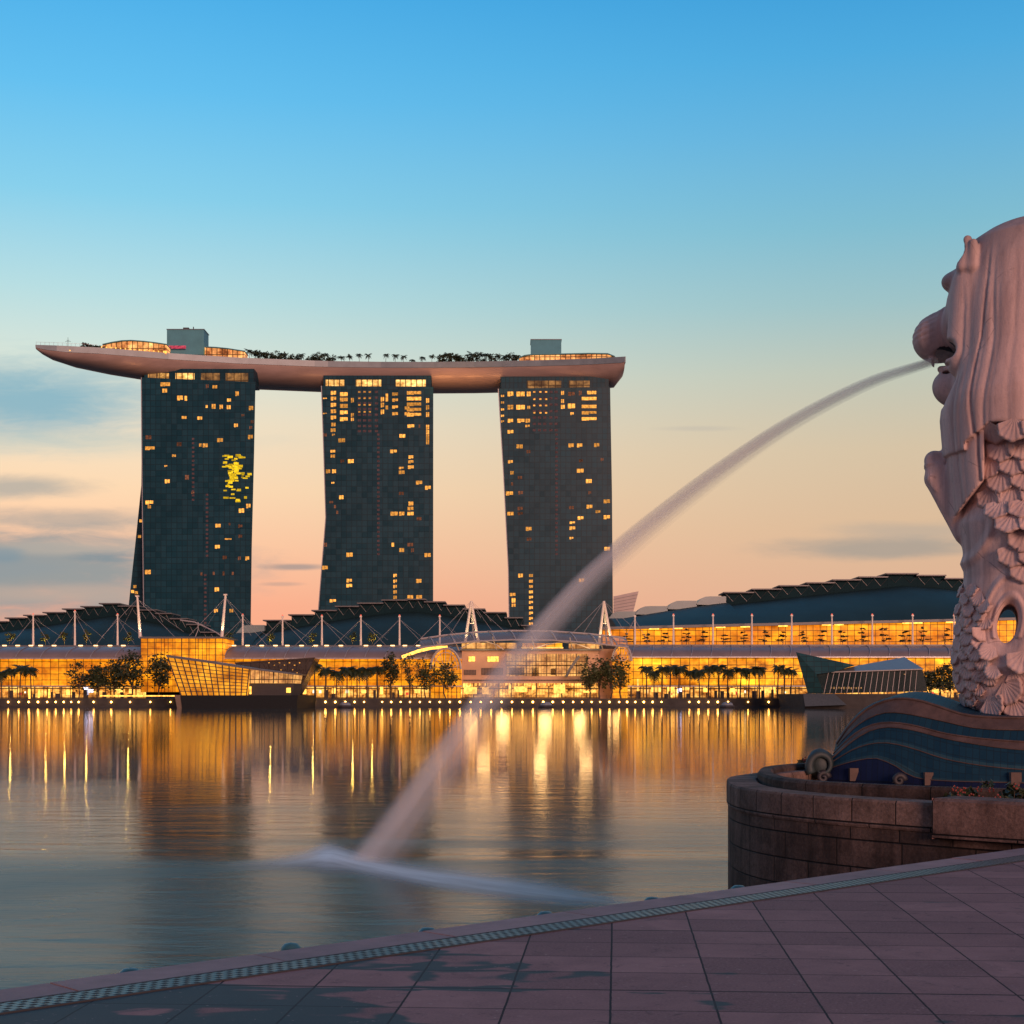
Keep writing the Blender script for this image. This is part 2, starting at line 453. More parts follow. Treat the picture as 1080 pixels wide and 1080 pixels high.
# ------------------------------------------------------------------ the three hotel towers
def tower(name, label, Y, face, rear, depth, wins, dims, side_edge=None):
    zb = 2.75
    cx = (face[0][0] + face[2][0]) / 2
    base = P(cx, 700, Y); base.z = zb
    t = thing('hotel_tower', label, 'tower', base, 'glass hotel towers under the rooftop deck')
    m = MB()
    sh = Vector(((max(q[0] for q in face) - 540) / F * depth - 0.4, depth, 0)) if cx < 540 else Vector(((min(q[0] for q in face) - 540) / F * depth + 0.4, depth, 0))
    ff = [P(q[0], q[1], Y) for q in face]; m.prism(ff, [q + sh for q in ff])
    m.build('front_slab', MT['tower'], t)
    if rear:
        m = MB(); m.pprism(rear, Y + depth + 5, 10); m.build('rear_slab', MT['tower_side'], t)
    # thin pale edge fin down the left corner
    m = MB()
    L = face[:side_edge[0]] if side_edge else face[:2]
    for a, b in zip(side_edge[1], side_edge[1][1:]):
        m.tube(P(a[0], a[1], Y - 0.3), P(b[0], b[1], Y - 0.3), 0.32, n=4)
    m.build('edge_fin', MT['edge'], t)
    for lst, mat, nm in ((wins, 'window', 'lit_window'), (dims, 'window_dim', 'dim_window')):
        for (x, y, ww, hh) in lst:
            m = MB()
            x0, z0 = XZ(x - ww / 2, y - hh / 2, Y); x1, z1 = XZ(x + ww / 2, y + hh / 2, Y)
            xm = (x0 + x1) / 2
            zt = z1 + (z0 - z1) * 0.82
            if ww > 2.6:
                m.box(x0, xm - 0.12, Y - 0.06, Y + 0.2, z1, zt); m.box(xm + 0.12, x1, Y - 0.06, Y + 0.2, z1 + random.random() * 0.5, zt)
            else:
                m.box(x0, x1, Y - 0.06, Y + 0.2, z1, zt)
            m.build(nm, MT[mat], t)
    return t
def conv(lst, ox, oy, s, w0=4.4, h0=4.4):
    return [(ox + e[0] / s, oy + e[1] / s, e[2] if len(e) > 2 else w0, e[3] if len(e) > 3 else h0) for e in lst]
def strip(t, Y, px, ys, ww=2.6, hh=2.2, mat='pinklamp', name='lit_stairwell'):
    m = MB()
    for x in (px if hasattr(px, '__len__') else [px]):
        for y in ys: m.pbox(x - ww / 2, y + hh / 2, x + ww / 2, y - hh / 2, Y - 0.05, 0.2)
    m.build(name, MT[mat], t)
def fr(a, b, st):
    o = []
    while a <= b: o.append(a); a += st
    return o

s1 = 1080 / 330
w1 = conv([(505,245,10,5),(503,267,5,5),(556,292,6,6),(576,293,2.5,6),(676,254,5,4),(753,277,3.5,6),(725,300,4,4),(672,321,4,6),(698,323,3.5,5.5),(724,324,4,5),(648,322,2,3.5),(801,327,4.5,5.5),
           (570,360,5,3.5),(624,362,5,4),(749,387,4,4.5),(452,466,10,4.5),(535,492,4,3),(626,455,2.5,4),(643,456,5,5),(694,438,6,5),(799,427,5,5.5),(507,528,3,2),(512,580,5,5),
           (450,653,8,5),(450,668,3.5,4),(792,665,4.5,5.5),(768,681,5.5,5.5),(687,733,5.5,4.5),(722,780,7,1.8),(685,806,5,4.5),(788,846,4,5),(445,893,6,5.5),(683,953,4.5,5.5),
           (680,1027,4,4.5),(733,1027,4,4.5)], 20, 330, s1)
d1 = conv([(650,252,3,5),(447,428,6,5),(553,452,5,5),(580,566,4,6),(764,735,4.5,4),(727,728,2,3),(764,770,4,4),(710,843,4.5,4.5),(761,846,3,4.5),(773,353,3,3),(672,898,2,4),(706,898,2,5),(738,898,2,4),(805,375,3,4),(800,395,3,4),(630,900,2,4),(600,620,3,3)], 20, 330, s1)
Y1 = 884
t1 = tower('t1', 'left glass hotel tower, mostly dark with a painted yellow reflection', Y1,
           [(149, 398), (269.5, 403), (268, 480), (265.5, 580), (263.5, 734), (152, 734), (151.5, 640), (150, 520)],
           [(150, 400), (262, 403), (258, 734), (127, 734), (135.5, 640), (142.5, 575), (149, 512)], 13, w1, d1,
           (2, [(149, 398), (150, 520), (151.5, 640), (152, 734)]))
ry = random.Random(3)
for i in range(84):                                   # golden reflection on the glass, imitated with glowing flecks
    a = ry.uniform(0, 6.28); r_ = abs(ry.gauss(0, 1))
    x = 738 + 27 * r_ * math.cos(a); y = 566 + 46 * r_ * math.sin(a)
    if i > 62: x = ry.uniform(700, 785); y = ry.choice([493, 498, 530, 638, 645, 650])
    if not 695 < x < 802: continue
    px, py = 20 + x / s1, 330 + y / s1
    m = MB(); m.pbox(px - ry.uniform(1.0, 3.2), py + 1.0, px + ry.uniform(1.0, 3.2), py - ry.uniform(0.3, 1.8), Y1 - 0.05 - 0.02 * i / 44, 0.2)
    m.build('reflection_fleck', MT['yellow'], t1)
for (x, y) in ((421, 718), (416, 772), (400, 945), (392, 962), (405, 966)):
    m = MB(); px, py = 20 + x / s1, 330 + y / s1
    m.pbox(px - 1.6, py + 1.4, px + 1.6, py - 1.6, Y1 + 17.9, 0.3); m.build('lit_window', MT['window'], t1)
strip(t1, Y1, 20 + 601 / s1, [330 + y / s1 for y in fr(435, 645, 15)])
strip(t1, Y1, 20 + 649 / s1, [330 + y / s1 for y in fr(628, 850, 15)])
strip(t1, Y1, 20 + 643 / s1, [330 + y / s1 for y in fr(905, 1075, 15)])
s2 = 3.0
w2 = conv([(68,270,4,1.5),(68,318,4,1.5)] + [(95, y, 5.5, 5) for y in (252,270,290,310,330)] + [(95,352,4.5,4.5),(94,370,5,4.5),(95,385,3,2.5)] +
          [(128, y, 8, 5) for y in (256,273,293,314,335)] + [(155,275,3,6),(155,322,3,5),(155,336,3,4)] +
          [(250,272,3.4,6),(250,290,3.4,6),(250,312,3.4,6)] + [(290, y, 6, 4) for y in (256,275,297,318)] + [(264,265,2.5,10),(264,298,2.5,5)] +
          [(350, y, 15, 4.5) for y in (252,270,288,305,321)] + [(328,300,5,4),(328,318,5,4)] + [(393, y, 3.2, 6) for y in (276,298,320,360,376,392,407)] +
          [(340,357,7,4.5),(313,388,6,4.5),(121,402,7,5),(93,437,5,3.5),(285,437,7,4.5),(93,452,4.5,4),(150,468,6,5),(340,455,5,4),(340,470,5.5,4),(340,487,6,4.5),(310,490,5,3),(311,503,6,4.5),
           (78,500,4.5,5),(97,500,4,5),(366,536,6.5,5),(394,552,6,5),(93,537,3,2),(120,582,4.5,5),(340,602,5,5),(287,634,7.5,5),(311,634,5.5,5),(339,618,6,4.5),(339,634,6.5,4.5),
           (311,749,5,5),(283,732,2.5,5),(146,764,6.5,5.5),(393,765,6.5,5),(68,805,6,5),(145,846,5.5,4.5),(145,862,6,4.5),(365,847,5.5,5),(338,898,6,5),(366,898,6,5),(366,910,6,2.5),(93,910,6.5,4)] +
          [(290, y, 3.6, 4.2) for y in (830,848,865,882,899,914)], 320, 330, s2)
d2 = conv([(123,468,4,4),(310,570,5,4),(366,650,5,4),(338,732,6,4.5),(107,630,2,4),(88,598,4,3),(345,750,3,5),(70,732,3,5),(100,612,2,4),(68,385,4,4),(367,357,1.6,4)], 320, 330, s2)
Y2 = 902
t2 = tower('t2', 'middle glass hotel tower with bright window columns below its crown', Y2,
           [(339, 407), (457, 408), (456.8, 734), (331, 734), (336, 640), (340, 590), (343.5, 546), (341.5, 480)],
           None, 14, w2, d2, (2, [(339, 407), (341.5, 480), (343.5, 546), (340, 590), (336, 640), (331, 734)]))
strip(t2, Y2, 399, [330 + y / s2 for y in fr(385, 772, 14)])
strip(t2, Y2, [379, 384.5, 390, 397], [330 + y / s2 for y in (250, 268, 286, 304, 322, 340, 358, 374)], 3.4, 2.4, 'pinklamp', 'lit_lobby_grid')
strip(t2, Y2 - 0.1, [379, 384.5, 390], [330 + y / s2 for y in (250, 270, 291, 313)], 2.2, 1.5, 'window', 'lobby_lamps')
w3 = conv([(630, y, 3.2, 2.6) for y in (262,283,305,325,343)] +
          [(655,255,6,6),(687,255,8.5,6),(713,255,4,6),(655,297,6,6),(687,297,9,6),(713,298,3,4),(655,340,5.5,5),(688,340,7.5,5),(710,340,4.5,5),(709,357,4.5,3),
           (820,252,3,5),(820,278,3,5),(821,296,4,5),(848,293,7.5,6),(850,318,3.5,3.5)] + [(904, y, 15.5, 4.2) for y in (270,295,315,334)] + [(912,251,9.5,4.2)] +
          [(655,375,6,4.5),(684,421,6.5,5),(847,418,5.5,5),(874,418,5.5,5),(928,417,5.5,5),(655,470,5,4),(660,505,3.5,4.5),(876,498,7,5),(903,531,6,5),(652,570,7.5,5),(960,595,6.5,5),
           (905,612,6,5),(932,628,5,3.5),(655,634,6.5,4.5),(877,648,6,4.5),(960,645,6.5,5),(851,663,5.5,3),(851,680,6,4.5),(848,712,4,3),(713,682,6,5),(961,745,6,4.5),(687,830,5,5),(880,845,5.5,4.5)] +
          [(720, y, 4, 3.6) for y in (830,848,865,882,899,915,932,949,966,983)] + [(662,890,6,4),(665,908,4,6),(665,924,4,4)], 320, 330, s2)
d3 = conv([(685,520,4.5,4),(712,438,4,4),(687,568,5,4.5),(686,618,5.5,4.5),(686,634,5.5,4),(714,715,5,4),(848,255,7,5),(876,252,3,6),(848,615,5,4),(945,463,3,4),(906,568,3,4),(878,467,4,4),(660,540,2,4)], 320, 330, s2)
Y3 = 897
t3 = tower('t3', 'right glass hotel tower half veiled by the water jet, lobby grid lit', Y3,
           [(525.5, 410), (643.5, 408), (645.5, 520), (647, 734), (538, 734), (536, 600), (531, 500)],
           None, 14, w3, d3, (2, [(525.5, 410), (531, 500), (536, 600), (538, 734)]))
strip(t3, Y3, 587, [330 + y / s2 for y in fr(385, 772, 14)])
strip(t3, Y3, [563.5, 569, 574.5, 581, 586.5], [330 + y / s2 for y in (250, 270, 290, 311, 331, 351, 371)], 3.4, 2.4, 'pinklamp', 'lit_lobby_grid')
strip(t3, Y3 - 0.1, [563.5, 570, 576], [330 + y / s2 for y in (250, 273, 293, 316)], 2.2, 1.5, 'window', 'lobby_lamps')
# crowns: set-back glass under the deck
def crown(t, Y, x0, x1, y0, y1, lit):
    m = MB(); m.pbox(x0, y0, x1, y1, Y + 2.5, 16)
    m.build('crown_block', MT['tower_side'], t)
    for a, b, mat in lit:
        m = MB(); m.pbox(a, y0 - 1.0, b, y1 + 4.5, Y + 2.2, 0.3); m.build('crown_window', MT[mat], t)
crown(t1, Y1, 152, 268, 404, 389, [(156, 176, 'crown_dim'), (167, 178, 'crown'), (185, 205, 'crown'), (212, 232, 'crown_dim'), (238, 262, 'crown_dim')])
crown(t2, Y2, 341, 455, 409, 396, [(343.5, 363, 'crown'), (375, 402, 'crown'), (417.5, 449, 'crown')])
crown(t3, Y3, 528, 642, 411, 397, [(556, 592, 'crown_dim'), (600, 622, 'crown_dim')])

# ------------------------------------------------------------------ the ship-shaped rooftop deck
ZD = 197.0
DK = [(37.5, 365.5), (60, 366.2), (104, 368.3), (178, 374.2), (250, 378.8), (340, 382.4), (400, 383.3), (455, 383.4), (500, 383), (570, 381.6), (620, 380), (659, 377.8)]
def deck_front(px):
    """front (bay-side) deck edge: where it stands for this photo column"""
    xs = [a for a, b in DK]; ys = [b for a, b in DK]
    py = float(np.interp(px, xs, ys))
    Y = (ZD - H) * F / (HY - py)
    return Vector(((px - 540) / F * Y, Y, ZD))
HW = [(37.5, 1.5), (42, 5), (50, 8.5), (70, 13), (104, 17), (150, 19), (400, 19.5), (600, 19), (640, 18), (652, 17), (659, 16)]
DP = [(37.5, 1.3), (42, 3.2), (50, 5.2), (70, 7.6), (104, 9.8), (150, 11.6), (260, 12.6), (500, 13.0), (620, 12.8), (650, 12.6), (659, 6.5)]
def hw(px): return float(np.interp(px, [a for a, b in HW], [b for a, b in HW]))
def dp(px): return float(np.interp(px, [a for a, b in DP], [b for a, b in DP]))
pxs = [37.5, 39, 42, 46, 50, 60, 70, 86, 104, 126] + list(range(150, 640, 14)) + [645, 650, 655, 659]
root = thing('rooftop_deck', 'long ship-shaped garden deck resting across the tops of three towers', 'rooftop deck', deck_front(400) + Vector((0, 19, -12)))
hull = MB(); fas = MB(); top = MB()
rows_h = []; rows_f = []; rows_t = []
for px in pxs:
    f = deck_front(px); h_ = hw(px); d_ = dp(px)
    c = f + Vector((0, h_, 0))
    fh = min(2.6, d_ * 0.35)
    ring = []
    for k in range(13):
        a = math.pi * k / 12
        yy = -math.cos(a) * h_; zz = -fh - (d_ - fh) * math.sin(a) ** 0.72
        ring.append(c + Vector((0, yy * (0.985 if 0 < k < 12 else 1.0), zz)))
    rows_h.append(ring)
    rows_f.append([c + Vector((0, -h_ - 0.35, -fh + 0.05)), c + Vector((0, -h_ - 0.35, 0.9)), c + Vector((0, -h_ + 0.5, 0.9)), c + Vector((0, -h_ + 0.5, -0.4))])
    rows_t.append([c + Vector((0, -h_ + 0.4, -0.25)), c + Vector((0, h_, -0.25)), c + Vector((0, h_, -fh))])
hull.grid(rows_h); hull.add(rows_h[-1], [tuple(range(13))]); hull.add(rows_h[0], [tuple(range(12, -1, -1))])
fas.grid(rows_f); top.grid(rows_t)
e = rows_h[-1]
fas.prism([e[0], e[12], e[12] + Vector((0, 0, 3.3)), e[0] + Vector((0, 0, 3.3))], [p + Vector((0.5, 0, 0)) for p in (e[0], e[12], e[12] + Vector((0, 0, 3.3)), e[0] + Vector((0, 0, 3.3)))])
hull.build('hull', MT['hull'], root, True); fas.build('parapet', MT['fascia'], root); top.build('deck_floor', MT['fascia'], root)
# underside recess boxes where each tower meets the hull
for (a, b) in ((158, 266), (345, 453), (527, 640)):
    m = MB(); p = deck_front(a); q = deck_front(b)
    m.box(p.x, q.x, max(p.y, q.y) + 6.0, max(p.y, q.y) + 26, ZD - 12.6, ZD - 7)
    m.build('tower_collar', MT['tower_side'], root)
# guard rail at the observation end
m = MB()
for i in range(14):
    px = 38 + i * 4.6
    f = deck_front(px) + Vector((0, 0.3, 0.8)); g = deck_front(px + 4.6) + Vector((0, 0.3, 0.8))
    m.tube(f, f + Vector((0, 0, 1.9)), 0.07, n=4)
    m.tube(f + Vector((0, 0, 1.8)), g + Vector((0, 0, 1.8)), 0.06, n=4)
m.build('guard_rail', MT['edge'], root)
m = MB()
f = deck_front(69) + Vector((0, 5, 0))
m.tube(f, f + Vector((0, 0, 6.8)), 0.16, 0.1, 5)
m.tube(f + Vector((-1.6, 0, 4.6)), f + Vector((1.6, 0, 4.6)), 0.1, n=4); m.tube(f + Vector((-0.8, 0, 5.2)), f + Vector((0.8, 0, 5.2)), 0.1, n=4)
m.build('antenna_mast', MT['dark'], root)
def deckbox(name, x0, y0, x1, y1, dY, depth, mat):
    Y = deck_front((x0 + x1) / 2).y + dY
    m = MB(); m.pbox(x0, y0, x1, y1, Y, depth); return m.build(name, MT[mat], root), Y
deckbox('lift_core', 176, 374, 215, 347.5, 14, 14, 'box'); deckbox('lift_core', 560, 380, 592, 358.2, 14, 14, 'box')
for a, b, c in ((176, 215, 347.5), (560, 592, 358.2)):
    deckbox('core_coping', a - 0.5, c, b + 0.5, c - 0.7, 13.6, 14.8, 'fascia')
deckbox('vent', 193, 347, 199, 345.4, 17, 3, 'dark'); deckbox('vent', 203.5, 347, 204.2, 344.6, 17, 1, 'dark')
deckbox('bar_light_band', 177, 367.5, 196, 364.5, 13.2, 0.4, 'pinkglow'); deckbox('bar_light_band', 200, 367.5, 212, 366, 13.2, 0.4, 'pinkglow')
# lit pavilion at the left of the plant room: curved roof on a glowing glass wall
def pavilion(pts_top, ybase, dY, depth, mat, roofh=0.8):
    Y = deck_front((pts_top[0][0] + pts_top[-1][0]) / 2).y + dY
    m = MB(); m.pprism(pts_top + [(pts_top[-1][0], ybase[1]), (pts_top[0][0], ybase[0])], Y, depth); m.build('pavilion_glass', MT[mat], root)
    m = MB()
    for a, b in zip(pts_top, pts_top[1:]):
        m.pprism([(a[0] - 0.05, a[1] - roofh), (b[0] + 0.05, b[1] - roofh), (b[0] + 0.05, b[1]), (a[0] - 0.05, a[1])], Y - 2.0, depth + 3)
    m.build('pavilion_roof', MT['box'], root)
pavilion([(108, 363.4), (118, 361.2), (128, 359.6), (138, 359.2), (152, 360.2), (165, 361.8), (175.5, 363.4)], (371, 374), 6, 10, 'deckglow')
pavilion([(216, 366), (228, 366.6), (240, 367.8), (258, 370.6)], (377, 379), 5, 10, 'deckglow')
pavilion([(547.5, 377.5), (553, 375.2), (562, 374), (592, 373.6), (620, 373), (641, 373.2), (648, 376), (651.5, 380)], (382.5, 379.5), 4, 12, 'deckglow', 0.9)
m = MB()
for i in range(13):
    f = deck_front(107 + i * 5.0) + Vector((0, 0.4, 1.5)); m.ball(f, 0.42, 6, 4)
f = deck_front(174) + Vector((0, -0.1, 0.6)); m.box(f.x - 0.9, f.x + 0.9, f.y - 0.4, f.y + 0.2, f.z, f.z + 1.4)
f = deck_front(74) + Vector((0, -0.6, -1.6)); m.ball(f, 0.35, 6, 4)
m.build('deck_lamps', MT['hot'], root)
# warm up-lights shining on the underside beside the towers (seen as orange washes in the photo)
def uplight(px, z, dY, watts, r=2.0):
    l = bpy.data.lights.new('hull_uplight', 'SPOT'); l.energy = watts; l.color = (1.0, 0.42, 0.14); l.spot_size = R(150); l.spot_blend = 1; l.shadow_soft_size = r
    o = bpy.data.objects.new('hull_uplight', l); COL.objects.link(o)
    f = deck_front(px); o.location = (f.x, f.y + dY, z); o.rotation_euler = (R(180), 0, 0)
for px, e in ((335, 4000), (465, 16000), (495, 11000), (520, 7000), (560, 3000), (600, 3000)):
    uplight(px, ZD - 24, -10, e, 4.0)
for px, e in ((150, 2500),):
    uplight(px, ZD - 20, -9, e)

# ------------------------------------------------------------------ foliage helpers
def leafcloud(m, c, rx, ry_, rz, n, size, rnd, flat=0.4):
    """leaf-sized faces through a rough ellipsoid, gathered in clumps"""
    c = Vector(c)
    clumps = []
    for i in range(max(4, n // 22)):
        while True:
            p = Vector((rnd.uniform(-1, 1), rnd.uniform(-1, 1), rnd.uniform(-1, 1)))
            if 0.25 < p.length < 1: break
        clumps.append(p)
    for i in range(n):
        q = rnd.choice(clumps) + Vector((rnd.gauss(0, 0.19), rnd.gauss(0, 0.19), rnd.gauss(0, 0.15)))
        p = c + Vector((q.x * rx, q.y * ry_, q.z * rz))
        a = Vector((rnd.gauss(0, 1), rnd.gauss(0, 1), rnd.gauss(0, flat))).normalized()
        b = a.cross(Vector((rnd.gauss(0, 1), rnd.gauss(0, 1), rnd.gauss(0, 1)))).normalized()
        s = size * rnd.uniform(0.6, 1.3)
        m.add([p - a * s, p + b * s * 0.55, p + a * s, p - b * s * 0.55], [(0, 1, 2, 3)])
def broad_tree(name, label, cat, group, loc, h, w_, crown_frac, seed, n=260, mat='leaf', leaf=0.5, layers=None):
    rnd = random.Random(seed)
    t = thing(name, label, cat, loc, group)
    m = MB(); l = Vector(loc)
    hc = h * (1 - crown_frac)
    m.path([l, l + Vector((rnd.uniform(-.1, .1) * w_, 0, hc * 0.6)), l + Vector((rnd.uniform(-.1, .1) * w_, 0, h * 0.7))], [h * 0.022, h * 0.016, h * 0.006], 6)
    for i in range(6):
        a = rnd.uniform(0, 6.28)
        m.tube(l + Vector((0, 0, hc * rnd.uniform(0.7, 1.1))), l + Vector((math.cos(a) * w_ * 0.34, math.sin(a) * w_ * 0.34, hc + (h - hc) * rnd.uniform(0.25, 0.7))), h * 0.010, h * 0.003, 5)
    m.build('trunk', MT['bark'], t)
    m = MB()
    if layers:                                    # flat tiers of a pagoda-shaped tree
        for i in range(layers):
            z = hc + (h - hc) * (i + 0.5) / layers
            ww = w_ * 0.5 * (1.0 - 0.22 * i) * rnd.uniform(0.85, 1.1)
            leafcloud(m, l + Vector((rnd.uniform(-.05, .05) * w_, 0, z)), ww, ww, (h - hc) / layers * 0.28, n // layers, leaf, rnd, 0.1)
    else:
        leafcloud(m, l + Vector((0, 0, hc + (h - hc) * 0.5)), w_ * 0.5, w_ * 0.5, (h - hc) * 0.52, n, leaf, rnd)
    m.build('crown', MT[mat], t)
    return t
def palm(label, group, loc, h, fr_len, seed, nf=34, cat='palm tree', name='palm_tree'):
    rnd = random.Random(seed)
    t = thing(name, label, cat, loc, group)
    l = Vector(loc); m = MB()
    lean = rnd.uniform(-0.05, 0.05) * h
    h *= rnd.uniform(0.92, 1.08); fr_len *= rnd.uniform(0.85, 1.12)
    hp = h - fr_len * 0.45
    m.path([l, l + Vector((lean * 0.3, 0, hp * 0.5)), l + Vector((lean, 0, hp))], [h * 0.024, h * 0.018, h * 0.016], 6)
    m.build('trunk', MT['bark'], t)
    m = MB(); top = l + Vector((lean, 0, hp))
    for i in range(nf):
        a = 6.283 * i / nf + rnd.uniform(-.2, .2); up = rnd.uniform(-0.25, 1.0); dro = rnd.uniform(0.35, 1.0)
        d = Vector((math.cos(a), math.sin(a), 0)); sd_ = Vector((-d.y, d.x, 0))
        rows = []
        for k in range(6):
            s = k / 5
            p = top + d * fr_len * s * (0.95 - 0.25 * s * (1 - up)) + Vector((0, 0, fr_len * (up * 0.75 * s - dro * s * s)))
            wd = fr_len * 0.25 * math.sin(math.pi * min(1, 0.15 + s * 0.85)) + 0.02
            dr = Vector((0, 0, -wd * 0.6))
            rows.append([p - sd_ * wd + dr, p, p + sd_ * wd + dr])
        for k in range(5):                          # leaflets: gaps between the strips
            a0, a1 = rows[k], rows[k + 1]
            for j in range(2):
                q0 = a0[1].lerp(a1[1], j / 2); q1 = a0[1].lerp(a1[1], j / 2 + 0.43)
                for sgn in (0, 2):
                    e0 = a0[sgn].lerp(a1[sgn], j / 2 + 0.25); m.add([q0, q1, e0 + (q1 - q0) * 0.6, e0], [(0, 1, 2, 3)])
    m.build('crown', MT['leaf'], t)
    return t
# trees on the rooftop deck
dt = [(87, 4.2, 0), (91, 4.0, 0), (96, 4.6, 1), (101, 3.6, 0), (105, 4.0, 1)]
dt += [(262, 7.5, 1), (269, 8, 0), (276, 7.6, 1), (282, 7, 0), (289, 7.5, 0), (296, 7, 1), (302, 6.6, 0), (309, 6, 0), (316, 6.4, 1), (327, 6.4, 0), (334, 7.4, 0), (341, 7.6, 1), (347, 6.6, 0)]
dt += [(465, 6.6, 0), (471, 8.4, 1), (477, 7.6, 0), (483, 6.4, 0), (493, 6.8, 0), (499, 8.6, 1), (506, 8.2, 0), (513, 7.6, 1), (521, 7.4, 0), (533, 6.8, 1), (540, 8.0, 0), (545, 7.2, 1)]
def deck_label(px, kind):
    if px < 110: part, i = 'at the observation end of the deck', [x for x in dt if x[0] < 110]
    elif px < 350: part, i = 'in the deck grove nearer the left tower', [x for x in dt if 110 < x[0] < 350]
    else: part, i = 'in the deck grove nearer the right tower', [x for x in dt if x[0] > 350]
    k = [x[0] for x in i].index(px)
    return '%s tree from the left %s' % (nth(k), part)
for i, (px, h_, kd) in enumerate(dt):
    f = deck_front(px) + Vector((0, 4 + (i * 7 % 5), -0.2))
    if kd: palm(deck_label(px, kd), 'trees on the rooftop deck', f, h_ * 1.05, h_ * 0.55, 40 + i, 13, 'tree', 'deck_tree')
    else: broad_tree('deck_tree', deck_label(px, kd), 'tree', 'trees on the rooftop deck', f, h_ * 0.9, h_ * 1.05, 0.85, 70 + i, 420, 'leaf', 0.6)
for i, (px, h_) in enumerate(((359, 5), (368, 5), (378, 5.6), (388, 6.2), (406, 6), (416, 6.2), (425, 5.2), (435, 3.6), (445, 5), (455, 5.2))):
    f = deck_front(px) + Vector((0, 5, -0.2))
    palm('%s small palm from the left of those spaced out above the middle tower' % nth(i), 'palms spaced along the rooftop pool', f, h_ * 1.3, 3.0, 120 + i, 14)

MT['clere'] = plain('clerestory_panels', (0.004, 0.022, 0.030), 0.7, 0, 0.2, 0.1, spec=0.1)
# ------------------------------------------------------------------ stepped-roof halls behind the shore
def hall(label, strips, eave0, eave1, Yf, Yr, pale=()):
    """strips: (px0, px1, ridge row); each roof strip is vaulted from the front eave up to its ridge"""
    xm = (strips[0][0] + strips[-1][1]) / 2
    base = P(xm, 733, Yf); base.z = 2.75
    t = thing('exhibition_hall', label, 'hall', base, 'stepped-roof halls along the far shore')
    Xa = (strips[0][0] - 540) / F * Yr; Xb = (strips[-1][1] - 540) / F * Yr
    def ridge(x):                                  # smooth ridge line the main roof skin follows
        xs = [((a + b) / 2 - 540) / F * Yr for a, b, r_ in strips]; zs = [H + (HY - r_) / F * Yr for a, b, r_ in strips]
        return float(np.interp(x, xs, zs))
    for k, (a, b, ry_) in enumerate(strips):
        x0 = (a - 540) / F * Yr; x1 = (b - 540) / F * Yr
        zr = H + (HY - ry_) / F * Yr
        def skin(s, x):
            ev = eave0 + (eave1 - eave0) * (x - Xa) / (Xb - Xa)
            ze = H + (HY - ev) / F * Yf
            top = ridge(x) - (2.4 if k in pale else 3.6)
            return Vector((x, Yf + (Yr - Yf) * s, ze + (max(top, ze + 0.5) - ze) * (math.sin(s * math.pi / 2) ** 0.85)))
        m = MB()
        xs = [x0 + (x1 - x0) * j / 4 for j in range(5)]
        rows = [[skin(i / 8, x) for x in xs] for i in range(9)]
        m.grid(rows)
        for j in (0, 4):
            m.add([r_[j] for r_ in rows] + [Vector((xs[j], Yr, 3)), Vector((xs[j], Yf, 3))], [tuple(range(11))])
        m.add([rows[8][0], rows[8][4], Vector((x1, Yr, 3)), Vector((x0, Yr, 3))], [(0, 1, 2, 3)])
        m.build('roof_skin', MT['roof'], t, True)
        if k in pale:
            m = MB(); w_ = x1 - x0                    # pale translucent cap with a rounded left shoulder
            prof = [(x0 - 0.8, zr - 3.4), (x0 + w_ * 0.04, zr - 2.0), (x0 + w_ * 0.13, zr - 0.8), (x0 + w_ * 0.28, zr - 0.1), (x0 + w_ * 0.45, zr), (x1 - 0.3, zr), (x1 - 0.3, zr - 3.6)]
            m.prism([Vector((x, Yr - 16, z)) for x, z in prof], [Vector((x, Yr + 1, z)) for x, z in prof]); m.build('roof_cap', MT['roof_pale'], t)
            continue
        # stepped clerestory box with an overhanging lid along the ridge
        m = MB(); m.box(x0 + 0.02, x1 - 0.02, Yr - 13, Yr + 1, zr - 9, zr - 0.02); m.build('clerestory', MT['clere'], t)
        m = MB(); m.box(x0 - 1.1, x1 - 0.25, Yr - 15.5, Yr + 2, zr, zr + 0.5); m.build('roof_edge', MT['roof_lip'], t)
        m = MB(); zz = zr - 3.3
        n_ = 2
        for j in range(n_):
            xa = x0 + (x1 - x0) * j / n_; xb = x0 + (x1 - x0) * (j + 1) / n_; yy = Yr - 13.2
            m.tube((xa, yy, zr - 0.2), ((xa + xb) / 2, yy, zz), 0.09, n=3); m.tube(((xa + xb) / 2, yy, zz), (xb, yy, zr - 0.2), 0.09, n=3)
        m.build('roof_truss', MT['roof_lip'], t)
    return t
hall('left dark stepped-roof hall rising behind the golden mall', 
     [(-40, -20, 664), (-20, 0, 661), (0, 20, 658), (20, 39, 654.3), (39, 59, 651.5), (59, 79, 648.6), (79, 98, 645), (98, 117, 642.5), (117, 136.5, 639.4), (136.5, 157, 642), (157, 175, 646), (175, 190, 649.6), (190, 207, 655), (207, 222, 661), (222, 236, 669)],
     681, 681, 610, 660)
hall('middle dark stepped-roof hall between the left and middle towers', 
     [(258, 286, 661), (286, 312, 656.7), (312, 336, 651), (336, 360, 646.5), (360, 383, 642.3), (383, 408, 639), (408, 433, 635.8), (433, 452, 635), (452, 472, 637.6), (472, 492, 641), (492, 513, 645), (513, 535, 648.6), (535, 552, 654), (552, 566, 662)],
     681, 681, 610, 660, (0,))
